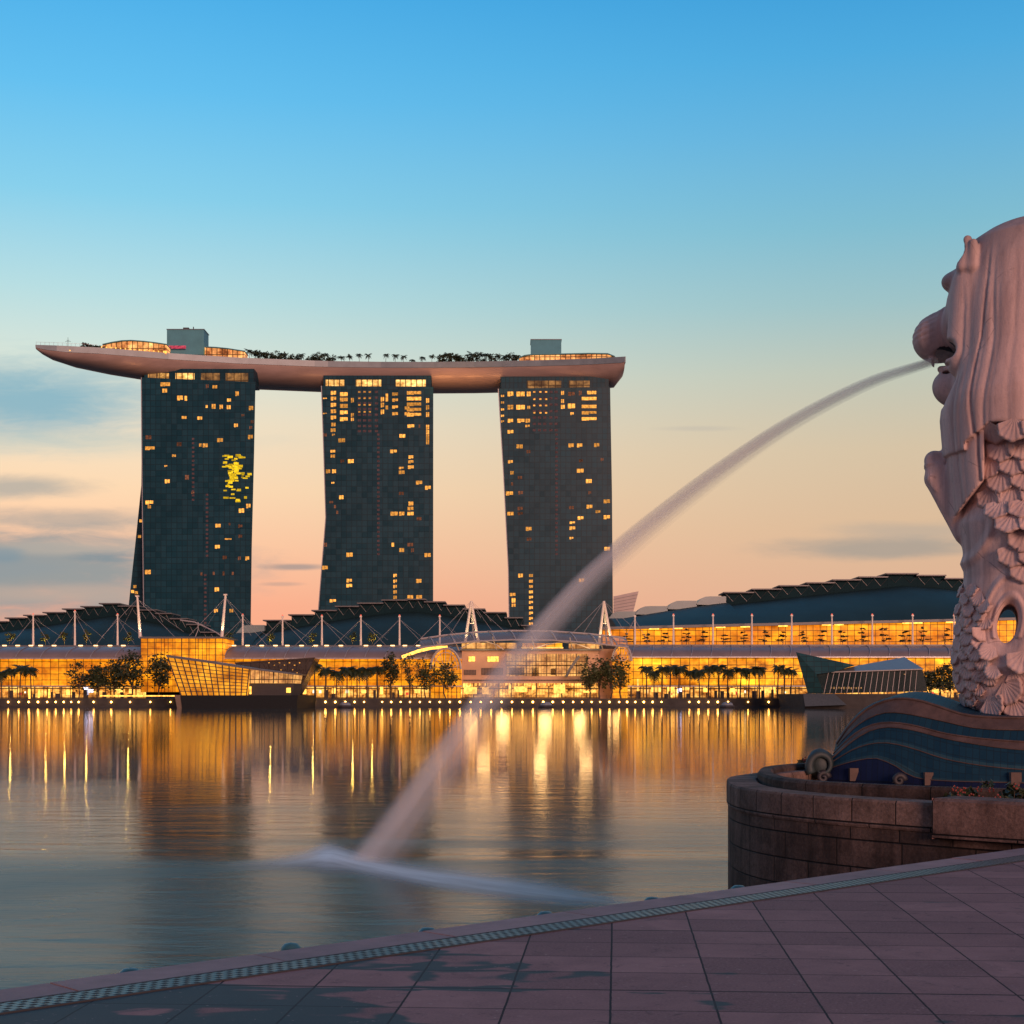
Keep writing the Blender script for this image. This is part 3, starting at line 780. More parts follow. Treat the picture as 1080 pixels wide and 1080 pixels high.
hall('long right stepped-roof hall beside the lion fish statue', 
     [(640, 668, 647), (668, 701, 641.5), (701, 731, 636), (731, 761, 631.5), (761, 790, 628), (790, 818, 624.6), (818, 846, 621), (846, 873, 618), (873, 900, 615), (900, 928, 612), (928, 959.5, 608.6), (959.5, 988, 610.4), (988, 1016, 613.6), (1016, 1044, 617), (1044, 1070, 622), (1070, 1096, 628)],
     661.5, 651.5, 590, 650, (0, 1, 2, 3))

# terrace wall below the right hall
Yt = 586.0
t = thing('terrace_gallery', 'orange lit glass terrace gallery below the right stepped roof', 'gallery', P(850, 733, Yt) + Vector((0, 0, -1)))
m = MB(); m.pprism([(636, 664), (1110, 653.5), (1110, 683), (636, 683)], Yt, 3); m.build('glass_wall', MT['gold_upper'], t)
m = MB(); m.pprism([(632, 661.2), (1114, 650.2), (1114, 653), (632, 664)], Yt - 4, 8); m.build('eave', MT['roof_lip'], t)
m = MB()
for px in (690, 715, 760, 786, 826, 872, 885, 957, 968, 1003):
    y = 664 + (653.5 - 664) * (px - 636) / 474
    m.pbox(px - 5, y + 1.0, px + 5, y - 0.6, Yt - 3.2, 0.3)
m.build('eave_downlight', MT['strip'], t)
m = MB(); m.pbox(636, 684, 1110, 680.2, Yt - 9.5, 9); m.build('terrace_floor', MT['quay'], t)
m = MB()
for i in range(96):
    px = 640 + i * 4.9; a = P(px, 680.2, Yt - 9.3); m.tube(a, a + Vector((0, 0, 1.1)), 0.05, n=3)
a = P(640, 677.2, Yt - 9.3); b = P(1106, 677.2, Yt - 9.3); m.tube(a, b, 0.06, n=3)
m.build('railing', MT['steel_grey'], t)

# ------------------------------------------------------------------ shopping galleries: glass wall, vaulted canopy, shop fronts
def gallery(label, x0, x1, Y, ytop, yeave, mat_hi, lights, rib_step, arch_lean=1.0):
    t = thing('shopping_gallery', label, 'gallery', P((x0 + x1) / 2, 733, Y) + Vector((0, 0, -1.3)), 'vaulted glass galleries along the quay')
    m = MB(); m.pbox(x0, 723, x1, yeave - 0.2, Y, 4); m.build('glass_wall', MT[mat_hi], t)
    X0, ze = XZ(x0, yeave, Y - 5); X1, _ = XZ(x1, yeave, Y - 5)
    zt = H + (HY - ytop) / F * (Y + 9)
    def arc(x, s): return Vector((x, Y - 5 + 14 * (1 - math.cos(s * math.pi / 2)) , ze + (zt - ze) * math.sin(s * math.pi / 2)))
    m = MB(); m.grid([[arc(X0, s / 8), arc(X1, s / 8)] for s in range(9)])
    m.grid([[arc(X0, s / 8) + Vector((0, .25, -.25)), arc(X1, s / 8) + Vector((0, .25, -.25))] for s in range(9)])
    m.build('canopy', MT['canopy'], t, True)
    m = MB(); px = x0 + 3
    while px < x1:
        x = (px - 540) / F * Y
        pts = [arc(x, s / 6) + Vector((s * 0.35 * arch_lean, -0.15, 0.15)) for s in range(7)]
        m.path(pts, 0.17, 4); px += rib_step
    m.box(X0, X1, Y - 5.3, Y - 5.0, ze - 0.35, ze + 0.1)
    m.build('canopy_ribs', MT['edge'], t)
    m = MB(); m.box(X0, X1, Y + 8.2, Y + 10.5, zt - 0.25, zt + 0.6); m.build('roof_gutter', MT['roof_lip'], t)
    for px in lights:
        c = P(px, ytop - 0.5, Y + 8.0)
        m = MB(); m.box(c.x - 0.75, c.x + 0.75, c.y - 0.1, c.y + 0.15, c.z + 0.15, c.z + 0.5); m.build('downlight', MT['downlight'], t)
    # the low shop fronts under an awning
    m = MB(); m.pbox(x0, 737.5, x1, 724.5, Y - 9, 8.5); m.build('shop_fronts', MT['shop'], t)
    m = MB(); m.pbox(x0, 724.3, x1, 723.0, Y - 11, 10); m.build('awning', MT['edge'], t)
    px = x0 + 4; first = None
    while px < x1:
        a = P(px, 737.4, Y - 10.6)
        if first is None:
            m = MB(); m.tube(a, Vector((a.x, a.y, H + (HY - 724.3) / F * (Y - 10.6))), 0.16, n=5); first = m.build('awning_post', MT['dark'], t); fx_ = a.x
        else:
            c = first.copy(); COL.objects.link(c); c.location.x = a.x - fx_
        px += 9.3
    return t
dl_left = [4.7, 18.6, 32.6, 42.8, 57, 85, 101, 116, 130]
dl_mid = [246.7, 261, 276, 290.5, 303, 318, 333, 344.5, 359.5, 386, 400, 414, 427, 441]
g_left = gallery('golden glass gallery left of the tall gold box, under grey canopy', -60, 148, 562, 682.3, 694, 'gold', dl_left, 26)
g_mid = gallery('golden glass gallery between gold box and arched atrium', 236, 487, 562, 682.3, 694, 'gold', dl_mid, 21)
g_right = gallery('brightest long gallery right of the atrium, behind the palms', 662, 1110, 562, 681.5, 692.6, 'gold_hot', [], 20.7)
MT['redshop'] = glow('red_shop_sign', (1.0, 0.10, 0.05, 1), 0.9, 0.4); MT['whiteshop'] = glow('white_shop_light', (1.0, 0.86, 0.62, 1), 1.8, 0.4)
def hotspots(t, Y, lst):
    for (x0, y0, x1, y1, mat) in lst:
        m = MB(); m.pbox(x0, y0, x1, y1, Y, 0.4); m.build('shop_window', MT[mat], t)
hotspots(g_left, 552.4, [(19, 731, 22, 726, 'hot'), (88, 733, 93, 724.8, 'cool'), (93.5, 730, 98, 727, 'cool'), (124, 731, 131, 727, 'hot'), (136, 731, 142, 726.5, 'hot'), (30, 737, 31.6, 726.6, 'strip'), (40, 736, 41.5, 726.8, 'strip'), (51, 736, 52.5, 726.8, 'strip'), (70, 733, 76, 727.4, 'strip')])
m = MB(); m.pbox(105, 734.6, 184, 733.2, 534, 0.5); m.build('step_light', MT['strip'], g_left)
hotspots(g_mid, 552.4, [(350, 731.5, 354, 726, 'hot'), (381, 731, 386, 727.5, 'hot'), (401, 732, 404, 723, 'strip'), (420, 733, 424, 725, 'strip'), (437, 731, 443, 727, 'hot'), (318, 732, 324, 727, 'strip'), (458, 734, 460, 726, 'hot')])
hotspots(g_right, 552.4, [(687, 730, 697, 725, 'hot'), (703, 729, 711, 724.6, 'strip'), (715, 731, 719, 726, 'cool'), (720, 728, 728, 724.6, 'hot'), (672, 733, 673.5, 716, 'hot'), (803, 731, 818, 724.6, 'hot'), (742, 730, 746, 726, 'strip'), (770, 730, 775, 726, 'strip'), (985, 731, 994, 726, 'hot'), (998, 730, 1004, 726, 'hot')])

rg = random.Random(21)
for g_t, xa, xb in ((g_left, 0, 146), (g_mid, 318, 470), (g_right, 668, 836), (g_right, 980, 1020)):
    px = xa + 3
    while px < xb - 4:
        w0 = rg.uniform(1.6, 5.0); k = rg.random()
        if k < 0.42: hotspots(g_t, 552.3, [(px, 737.2, px + w0, 737.2 - rg.uniform(5, 10), 'dark')])
        elif k < 0.55: hotspots(g_t, 552.3, [(px, 733.0, px + w0 * 0.7, 733.0 - rg.uniform(2, 5), 'redshop')])
        elif k < 0.68: hotspots(g_t, 552.3, [(px, 731.0, px + w0 * 0.6, 731.0 - rg.uniform(1.5, 4), 'whiteshop')])
        px += w0 + rg.uniform(2.5, 7)
# tall golden glass box at the left
Y = 553.0
t = thing('gold_glass_box', 'tall golden glass box under the two leaning white masts', 'building', P(191, 733, Y) + Vector((0, 0, -1.3)))
m = MB(); m.pbox(148.5, 730, 235, 673.6, Y, 22); m.build('glass_wall', MT['gold'], t)
m = MB(); m.pbox(147, 673.4, 237, 671.4, Y - 2, 27); m.build('roof_slab', MT['roof_lip'], t)
m = MB()
for i in range(13): m.pbox(148.5 + i * 7.2 - 0.25, 730, 148.5 + i * 7.2 + 0.25, 673.6, Y - 0.15, 0.3)
m.build('mullions', MT['dark'], t)
# curved roof truss that arches over it
m = MB()
pa = [P(x, y, 575) for x, y in ((190, 654), (205, 656), (216, 661), (228, 667), (236, 672.5))]
m.path(pa, 0.25, 5); m.path([P(x, y, 575) for x, y in ((206, 672), (209, 664), (209, 656))], 0.16, 4)
m.build('roof_arch', MT['steel_grey'], t)

# central atrium
def seethrough(name, col, f):
    m, t, out = newmat(name)
    g = t.new('ShaderNodeBsdfPrincipled'); g.inputs['Base Color'].default_value = col; g.inputs['Roughness'].default_value = 0.25
    tr = t.new('ShaderNodeBsdfTransparent'); mx = t.new('ShaderNodeMixShader'); mx.inputs[0].default_value = f
    t.l.new(tr.outputs[0], mx.inputs[1]); t.l.new(g.outputs[0], mx.inputs[2]); t.l.new(mx.outputs[0], out.inputs[0]); return m
def shoplamp(px, py, Y_, e, col=(1.0, 0.55, 0.2)):
    l = bpy.data.lights.new('shop_lamp', 'POINT'); l.energy = e; l.color = col; l.shadow_soft_size = 2.5
    o = bpy.data.objects.new('shop_lamp', l); COL.objects.link(o); o.location = P(px, py, Y_)
for px_, e_ in ((497, 900), (530, 1100), (575, 1100), (612, 1000), (648, 900)): shoplamp(px_, 727, 547, e_)
for px_, e_ in ((510, 1200), (570, 1500), (618, 1200)): shoplamp(px_, 681.5, 552, e_)
Y = 558.0
at = thing('atrium_building', 'sandstone atrium building with rooms below an arched glass canopy', 'building', P(565, 733, Y) + Vector((0, 0, -1.3)))
m = MB(); m.pbox(487, 737.5, 632, 686, Y, 30); m.build('front_wall', MT['brown'], at)
m = MB(); m.pbox(632, 737.5, 663, 684.4, Y + 3, 30); m.build('side_wall', MT['brown'], at)
m = MB(); m.pbox(485, 686, 634, 684.6, Y - 1.6, 33); m.build('cornice', MT['roof_lip'], at)
def rooms(lst, mat, nm):
    for (x0, y0, x1, y1) in lst:
        m = MB(); m.pbox(x0, y0, x1, y1, Y - 0.25, 0.5); m.build(nm, MT[mat], at)
        m = MB()
        for k in range(int((x1 - x0) / 3.0) + 1):
            xx = x0 + k * (x1 - x0) / max(1, int((x1 - x0) / 3.0)); m.pbox(xx - 0.15, y0, xx + 0.15, y1, Y - 0.4, 0.12)
        m.build('window_frame', MT['dark'], at)
MT['room_soft'] = litglass('soft_lit_rooms', (0.75, 0.26, 0.08, 1), (1.0, 0.50, 0.13, 1), 0.75, 3.6, 4.4, 0.3, 0.2, 0.9)
MT['room_dark'] = plain('unlit_rooms', (0.10, 0.07, 0.06), 0.3)
rooms([(494, 697.5, 501, 692.5), (514, 697.8, 526, 692.5)], 'strip', 'room_window')
rooms([(534, 713, 620, 689.5)], 'room_soft', 'atrium_glass')
rooms([(508, 712, 530.5, 704.5), (489.5, 712, 502, 706.5)], 'room_dark', 'dark_window')
rooms([(537, 712, 553, 704), (561, 713, 568, 704), (581, 712, 586, 705)], 'room_dark', 'dark_window')
rooms([(534, 702.6, 620, 701.2), (489, 718.5, 632, 716.8)], 'room_dark', 'floor_band')
rooms([(488, 736.5, 632, 720.5)], 'shop', 'ground_floor_glass')
for (x0, y0, x1, y1) in ((489.5, 732, 503, 724.5), (508.5, 732, 515.5, 724.5), (536.5, 731, 539, 722), (542, 730, 556, 724), (561, 728, 565, 723), (584, 731, 596, 722), (615, 730.5, 629, 728)):
    m = MB(); m.pbox(x0, y0, x1, y1, Y - 0.7, 0.3); m.build('shop_window', MT['hot'], at)
m = MB()
for i in range(24):
    for (yy, rr) in ((722.4, 0.3), (721, 0.22)):
        c = P(490 + i * 5.2 + (i * 37 % 11) * 0.2, yy, Y - 1.0); m.ball(c, rr, 6, 4)
m.build('string_lamps', MT['hot'], at)
m = MB(); m.path([P(x, y, Y - 1.2) for x, y in ((597, 714), (601, 706), (607, 697), (611, 692))], 0.7, 4); m.build('escalator', MT['roof_lip'], at)
# glass canopy shell with ribs
def cano(px, s):
    y = float(np.interp(px, [443, 470, 500, 540, 580, 620, 660], [674.5, 670.5, 667.5, 665.8, 666.2, 669, 673.5]))
    p = P(px, y, Y + 4)
    return p + Vector((0, -13 * s, -(3.6 * s * s) ))
m = MB()
cols = list(range(444, 662, 8))
m.grid([[cano(px, s / 5) for px in cols] for s in range(6)])
m.build('glass_canopy', seethrough('canopy_clear_glass', (0.36, 0.30, 0.28, 1), 0.45), at, True)
m = MB()
m.path([cano(px, 0) + Vector((0, 0, .2)) for px in cols], 0.35, 5); m.path([cano(px, 1) + Vector((0, 0, .1)) for px in cols], 0.3, 5)
for px in list(range(452, 660, 21)): m.path([cano(px + s * 1.6, s / 5) + Vector((0, -.1, .2)) for s in range(6)], 0.22, 4)
for px in (462, 480, 520, 560, 600, 632): 
    a = cano(px, 0.75); m.tube(a, P(px + 4, 686, Y - 1), 0.25, n=5)
m.path([P(x, y, Y - 3) for x, y in ((486, 683.5), (497, 678), (510, 676), (524, 680), (531, 685))], 0.22, 4)
m.path([P(x, y, Y - 3) for x, y in ((560, 685), (575, 680), (592, 677), (608, 679), (622, 684))], 0.22, 4)
m.build('canopy_frame', MT['steel_grey'], at)
m = MB(); m.pbox(550, 683.8, 594, 682.6, Y - 0.5, 0.4); m.build('strip_light', MT['hot'], at)
m = MB(); m.pbox(551, 682.2, 593, 678.5, Y + 3, 0.4); m.build('lantern_glass', MT['gold_hot'], at)
m = MB(); m.pbox(487, 684, 545, 678, Y + 3, 0.4); m.pbox(600, 684, 632, 679, Y + 3, 0.4); m.build('loggia_glass', MT['room_soft'], at)
# big glazed half-arch closing the left gallery, and the smaller one at the right
def archfan(cx, yb, rx, ry_, Yy, a0, a1, mat):
    m = MB(); pts = [(cx + rx * math.cos(a0 + (a1 - a0) * k / 14), yb - ry_ * math.sin(a0 + (a1 - a0) * k / 14)) for k in range(15)]
    m.pprism(pts + [(cx + rx * math.cos(a1), 736.8), (cx + rx * math.cos(a0), 736.8)], Yy, 2); m.build('arch_glass', MT[mat], at)
    m = MB(); m.path([P(x, y, Yy - 0.4) for x, y in pts], 0.42, 5)
    m.path([P(cx + (x - cx) * 0.8, yb + (y - yb) * 0.8, Yy - 0.3) for x, y in pts], 0.15, 4)
    for k in range(1, 14, 2): m.tube(P(pts[k][0], pts[k][1], Yy - 0.3), P(cx + (pts[k][0] - cx) * 0.15, yb, Yy - 0.3), 0.12, n=4)
    m.build('arch_frame', MT['steel_grey'], at)
archfan(470, 706, 16, 22.5, Y - 6, 0, math.pi, 'gold')
archfan(656, 697, 10, 17, Y - 4, 0, math.pi, 'gold')
m = MB(); m.path([P(x, y, Y - 6.2) for x, y in ((424, 693), (440, 687), (456, 683.2), (472, 682.6))], 0.55, 6); m.build('lit_vault_edge', MT['strip'], at)

# petal-shaped museum tip behind the right tower
t = thing('petal_museum', 'pale petal-shaped museum tip beside the right tower', 'building', P(660, 733, 790))
m = MB(); m.prism([P(647, 629, 790), P(673.5, 623.5, 790), P(668, 645, 790), P(647, 647, 790)], [P(648, 630, 803), P(670, 625, 806), P(666, 645, 803), P(648, 647, 803)])
m.build('petal', plain('petal_panels', (0.42, 0.36, 0.34), 0.5, 0, 0.1, 0.2), t)
m = MB()
for k in range(1, 6):
    m.tube(P(647, 629 + k * 3.2, 789.7), P(673.5 - k * 1.0, 623.5 + k * 3.6, 789.7), 0.12, n=4)
m.build('panel_seams', MT['roof_lip'], t)
m = MB(); m.prism([P(640, 647, 640), P(668, 645, 640), P(668, 734, 640), P(640, 734, 640)], [P(640, 647, 655), P(668, 645, 655), P(668, 734, 655), P(640, 734, 655)])
m.build('lower_wall', MT['roof'], t)

# ------------------------------------------------------------------ the two crystal pavilions standing in the water
Y = 482.0
t = thing('crystal_pavilion', 'golden lit crystal pavilion standing in the water at left', 'pavilion', P(250, 747, Y))
def flatprism(pts, yy, depth, mat, name, par, shrink=0.0):
    m = MB(); m.pprism(pts, yy, depth); return m.build(name, MT[mat], par)
MT['crystal'] = litglass('crystal_glass', (0.95, 0.24, 0.004, 1), (1.0, 0.47, 0.03, 1), 0.95, 400, 400, 0.0, 0.09, 1.0)
flatprism([(177, 693), (263, 704.5), (260, 733.5), (191, 733.5)], Y, 22, 'crystal', 'glass_hall', t)
flatprism([(263, 706), (310, 711), (308, 720.5), (262.5, 720.5)], Y + 2, 20, 'room_soft', 'upper_glass', t)
flatprism([(262, 720.7), (310, 720.7), (307, 733.5), (261, 733.5)], Y + 3, 20, 'dark', 'lower_wall', t)
m = MB(); m.pbox(302, 730.5, 306.5, 725.5, Y + 2.8, 0.3); m.pbox(263, 732, 265, 724, Y + 2.8, 0.3); m.build('lobby_light', MT['strip'], t)
m = MB(); m.pprism([(174.5, 690.6), (222, 697.4), (262, 703.8), (311.5, 710.2), (311, 711.8), (262, 705.8), (222, 699.6), (176, 693.2)], Y - 2, 26); m.build('sloping_roof', MT['roof_lip'], t)
m = MB()
for k in range(13):
    a = k / 12
    top_ = (177 + 86 * a, 693 + 11.5 * a); bot = (191 + 69 * a, 733.5)
    m.tube(P(top_[0], top_[1], Y - 0.2), P(bot[0], bot[1], Y - 0.2), 0.22, n=4)
for k in range(1, 9):
    b = k / 9
    m.tube(P(177 + 14 * b, 693 + 40.5 * b, Y - 0.2), P(263 - 3 * b, 704.5 + 29 * b, Y - 0.2), 0.15, n=4)
for k in range(10):
    m.tube(P(264 + k * 5, 706.3 + k * 0.5, Y + 1.8), P(263.6 + k * 5, 720.5, Y + 1.8), 0.12, n=4)
m.build('mullions', MT['dark'], t)
m = MB(); m.pprism([(248, 699.5), (332, 694.2), (312.5, 733.5), (262, 733.5)], Y + 24, 14); m.build('prow_glass', darkglass('prow_panes', (0.05, 0.045, 0.04), 3, 3, 0.3, 0.2), t)
m = MB()
for k in range(11):
    a = k / 10
    for s in (1, -1):
        x = 276 + 50 * a; y0 = 697.8 - 3.3 * a
        m.tube(P(x, y0, Y + 23.8), P(min(max(x + s * 12, 264), 330 - 18 * 0.5), 716, Y + 23.8), 0.13, n=4)
m.path([P(248, 699.3, Y + 23.7), P(332, 694, Y + 23.7), P(312.5, 733.5, Y + 23.7)], 0.32, 4)
m.build('prow_lattice', MT['bark'], t)
m = MB()
for k in range(7): m.pbox(283 + k * 5.4, 699.5 + (k % 2) * 2.5, 284.4 + k * 5.4, 698.6 + (k % 2) * 2.5, Y + 23.9, 0.2)
for k in range(6): m.pbox(296 + k * 4.1, 707 + (k % 3) * 3, 297.2 + k * 4.1, 705.9 + (k % 3) * 3, Y + 23.9, 0.2)
m.build('prow_light', MT['window'], t)
m = MB(); m.pprism([(190.5, 733.3), (314, 733.3), (312.5, 748.5), (192.5, 748.5)], Y - 3, 45); m.build('base', plain('dark_base', (0.009, 0.013, 0.016), 0.6, spec=0.15), t)
m = MB(); m.pprism([(184, 733), (190.3, 733), (192.3, 748), (187, 748)], Y - 2, 40); m.build('base_flank', plain('base_flank_concrete', (0.16, 0.12, 0.09), 0.7), t)

t = thing('crystal_pavilion', 'dark crystal pavilion with pale slanted mullions beside the statue', 'pavilion', P(910, 747, Y))
shard = darkglass('shard_panes', (0.020, 0.068, 0.078), 2.2, 1.6, 0.14, 0.12, (0.02, 0.03, 0.03, 1))
m = MB(); m.prism([P(839.5, 687.8, Y), P(902, 701.5, Y - 1), P(880, 708.5, Y - 2), P(861, 711, Y - 2), P(869, 731.5, Y - 2), P(852, 731.5, Y)],
                  [P(842, 689, Y + 14), P(900, 702.5, Y + 14), P(880, 708.5, Y + 14), P(866, 712, Y + 14), P(868, 731.5, Y + 14), P(856, 731.5, Y + 14)]); m.build('shard_glass', shard, t)
m = MB(); m.add([P(877, 708.4, Y - 1.5), P(973.8, 705.2, Y - 1.5), P(954, 693, Y + 15), P(905, 701.8, Y + 12), P(973.8, 706.3, Y - 1.5), P(877, 709.4, Y - 1.5)], [(0, 1, 2, 3), (0, 5, 4, 1)]); m.build('folded_roof', plain('roof_facet', (0.17, 0.18, 0.19), 0.4), t)
m = MB(); m.pprism([(861, 709.6), (973, 706.2), (978.5, 729), (868, 731.5)], Y, 16); m.build('glass_hall', darkglass('pavilion_panes', (0.002, 0.018, 0.024), 5, 40, 0.12, 0.15, None, 0.06), t)
m = MB()
for k in range(17):
    a = (k + 1) / 18
    m.tube(P(868 + 105 * a, 709.3 - 3.3 * a, Y - 0.2), P(862 + 108 * a + 1, 731.3 - 1.8 * a, Y - 0.2), 0.10, n=4)
m.build('mullions', MT['steel_grey'], t)
m = MB()
for k in range(13): m.pbox(876.5 + k * 2.6, 726.2 + (k % 3) * 0.4, 877.7 + k * 2.6, 724.9 - (k % 2) * 0.5, Y - 0.15, 0.1)
m.pbox(953.5, 711.6, 954.6, 710.6, Y - 0.15, 0.1)
m.build('bar_lights', glow('dim_bar_light', (1, 0.5, 0.2, 1), 0.45, 0.5), t)
m = MB(); m.pprism([(847, 731.8), (985, 731.8), (985, 749), (849, 749)], Y - 3, 45); m.build('base', MT['quay'], t)
m = MB(); m.prism([P(847, 731.6, Y - 4), P(880, 731.6, Y - 4), P(893, 743.5, Y - 9), P(849, 745, Y - 9)], [P(847, 731.6, Y - 3.2), P(880, 731.6, Y - 3.2), P(893, 743.5, Y - 3.2), P(849, 745, Y - 3.2)]); m.build('ramp', plain('ramp_concrete', (0.07, 0.085, 0.09), 0.7), t)

# ------------------------------------------------------------------ masts
def mast(label, px, ytop, ybot, Y, guy=7, lamp=True, group='tall guyed masts along the mall roofs', px2=None, r=0.42, mat='steel'):
    b = P(px2 if px2 is not None else px, ybot, Y); a = P(px, ytop, Y)
    t = thing('roof_mast', label, 'mast', b, group)
    m = MB(); m.tube(b, a, r, r * 0.6, 8); m.build('pole', MT[mat], t)
    if guy:
        for s in (-1, 1):
            m = MB(); m.tube(a + Vector((0, 0, -.8)), Vector((b.x + s * guy, b.y - 3, b.z + 0.3)), 0.06, n=4); m.build('guy_cable', MT['steel_grey'], t)
            m = MB(); m.tube(a + Vector((0, 0, -.8)), Vector((b.x + s * guy * 0.9, b.y + 18, b.z + 3)), 0.06, n=4); m.build('guy_cable', MT['steel_grey'], t)
    m = MB(); m.box(a.x - r, a.x + r, a.y - r, a.y + r, a.z, a.z + 0.5); m.build('mast_cap', MT['steel'], t)
    if lamp:
        m = MB(); m.ball(a + Vector((0, 0, 0.7)), 0.28, 8, 5); m.build('beacon', MT['red'], t)
    return t
for i, px in enumerate((35, 79, 124)): mast('%s mast from the left in front of the left stepped roof' % nth(i), px, (649.6, 646, 649.5)[i], 680.5, 577)
for i, px in enumerate((256, 298, 339.5, 380.6, 421.4, 463.8)): mast('%s mast from the left in front of the middle stepped roof' % nth(i), px, 651 if i else 650, 681.8, 577, 9.5)
for i, px in enumerate((710.3, 752, 793, 835, 877.4, 920, 962.5, 1006.2)): mast('%s pale mast from the left in front of the orange terrace gallery' % nth(i), px, 650, 680, 575, 0, True)
mast('short cross-stayed mast at the left end of the orange terrace', 669.6, 650.5, 680, 575, 5, False)
mast('big white mast leaning at the left corner of the gold box', 144.8, 629.5, 673, 556, 13, False, 'leaning white masts over the gold box', 148, 0.62)
mast('big white mast leaning at the right corner of the gold box', 237.8, 628, 671.5, 556, 11, False, 'leaning white masts over the gold box', 234, 0.62)
for lab, ax, l, r_, dx_ in (('A-frame mast standing on the left of the atrium canopy', 497, 490, 505, 0), ('A-frame mast standing on the right of the atrium canopy', 637, 631.5, 645.5, 0)):
    yb = 681 if ax < 600 else 681
    a = P(ax, 634, 566); t = thing('roof_mast', lab, 'mast', P(ax, yb, 566), 'A-frame masts of the atrium')
    for x in (l, r_):
        m = MB(); m.tube(P(x, yb, 566), a, 0.6, 0.42, 8); m.build('leg', MT['steel'], t)
    m = MB(); m.tube(a, P(ax + 3, yb, 571), 0.4, 0.3, 6); m.build('back_leg', MT['steel'], t)
    m = MB(); m.tube(P((l + ax) / 2, (yb + 634) / 2, 566), P((r_ + ax) / 2, (yb + 634) / 2, 566), 0.16, n=5); m.build('cross_bar', MT['steel'], t)
    for s in (-34, -22, 24, 38):
        m = MB(); m.tube(a, P(ax + s, 668.5, 560), 0.06, n=4); m.build('stay_cable', MT['steel_grey'], t)

# flood lamps at the feet of the big white masts, which glow yellow in the photo
for px, py, Y_, e_ in ((148, 672, 557.2, 700), (234, 671, 557.2, 700), (492, 679, 567, 500), (502, 679, 567, 500), (634, 679, 567, 500), (642, 679, 567, 500)):
    l = bpy.data.lights.new('mast_floodlight', 'SPOT'); l.energy = e_ * 6; l.color = (1.0, 0.72, 0.36); l.spot_size = R(40); l.shadow_soft_size = 0.3
    o = bpy.data.objects.new('mast_floodlight', l); COL.objects.link(o); o.location = P(px, py, Y_ - 3); o.rotation_euler = (R(168), 0, 0)

# ------------------------------------------------------------------ trees on the shore and on the roofs
GZ = 2.75
def at(px, Y, z=GZ): 
    p = P(px, 733, Y); p.z = z; return p
def hpx(y, Y, z=GZ): return H + (HY - y) / F * Y - z
YS = 540.0
for i, (px, yt) in enumerate(((2, 703), (13, 702), (21, 700.5), (33, 703))):
    palm('%s palm from the left edge before the golden gallery' % nth(i), 'palms at the left end of the quay', at(px, YS), hpx(yt - 1, YS), 4.0, 200 + i)
for i, (px, yt, wd) in enumerate(((83, 699, 23), (103, 703, 20), (121, 697, 24), (139, 689, 28), (168, 688, 24))):
    broad_tree('shore_tree', '%s leafy tree from the left between palms and crystal pavilion' % nth(i), 'tree', 'leafy trees beside the lit crystal pavilion', at(px, YS + (i % 3) * 2), hpx(yt, YS), wd * 0.33, 0.72, 230 + i, 500 if i == 0 else 1200, 'leaf', 0.55)
for i, px in enumerate((332, 343.5, 354.5, 366, 376.7, 387.5, 398)):
    palm('%s palm from the left in the row right of the lit pavilion' % nth(i), 'palm row right of the lit crystal pavilion', at(px, YS), hpx(700.5 + (i % 3) - 1.5, YS), 3.9, 250 + i)
for px, yt, wd, lab, mt, n in ((412, 691, 17, 'narrow dense tree at the right end of the palm row', 'leaf', 1000), (432, 693, 20, 'thin lit tree with sparse leaves before the golden gallery', 'leaf2', 320),
                               (449, 699, 24, 'round tree left of the glazed arch with bare trunks below', 'leaf2', 800), (470, 699, 24, 'round tree standing directly in front of the glazed arch', 'leaf2', 800)):
    broad_tree('shore_tree', lab, 'tree', 'trees before the atrium', at(px, YS), hpx(yt, YS), wd * 0.33, 0.68, int(px), n, mt, 0.5)
for i, (px, yt, wd) in enumerate(((622, 695, 20), (632, 693, 20), (644, 695, 20), (655, 693, 18))):
    broad_tree('shore_tree', '%s tree from the left in the clump at the right of the atrium' % nth(i), 'tree', 'trees at the right corner of the atrium', at(px, YS + (i % 2) * 3), hpx(yt, YS), wd * 0.33, 0.72, 300 + i, 750, 'leaf2', 0.5)
for i, px in enumerate((682, 690, 698, 706.5, 716, 727.6, 738, 747, 758, 767, 780.6, 789.5, 801)):
    palm('%s palm from the left in the long row before the brightest gallery' % nth(i), 'long palm row before the right gallery', at(px, YS + (i * 5 % 3)), hpx(700.5 + (i * 7 % 4) * 0.8 - 1, YS), 3.8, 320 + i)
for i, px in enumerate((820, 827, 834)):
    palm('%s palm from the left in the trio left of the dark pavilion' % nth(i), 'palm trio left of the dark pavilion', at(px, YS), hpx(701 + i % 2, YS), 3.4, 350 + i)
for i, (px, yt, wd) in enumerate(((980, 707, 16), (991, 705, 17), (1002, 700, 18), (1016, 703, 17))):
    broad_tree('shore_tree', '%s dark tree from the left between dark pavilion and statue' % nth(i), 'tree', 'trees between dark pavilion and statue', at(px, YS + i), hpx(yt, YS), wd * 0.33, 0.7, 360 + i, 800, 'leaf', 0.5)
zt = H + (HY - 680.2) / F * 577
for i, (px, yt) in enumerate(((661, 667), (681.5, 667.5), (700.7, 666), (724, 662.5), (742, 664), (764, 669), (783.7, 665.5), (806, 664), (825, 664), (846.6, 664.5), (868, 664), (888.5, 664.5), (910, 661.5), (932.5, 661), (954, 664), (973, 660), (997.5, 662))):
    broad_tree('terrace_tree', '%s tiered tree from the left on the orange lit terrace' % nth(i), 'tree', 'tiered trees on the terrace', at(px, 579, zt), hpx(yt, 579, zt), 4.6, 0.82, 380 + i, 300, 'leaf', 0.42, 3 if i % 3 else 4)
zr = H + (HY - 680.5) / F * 584
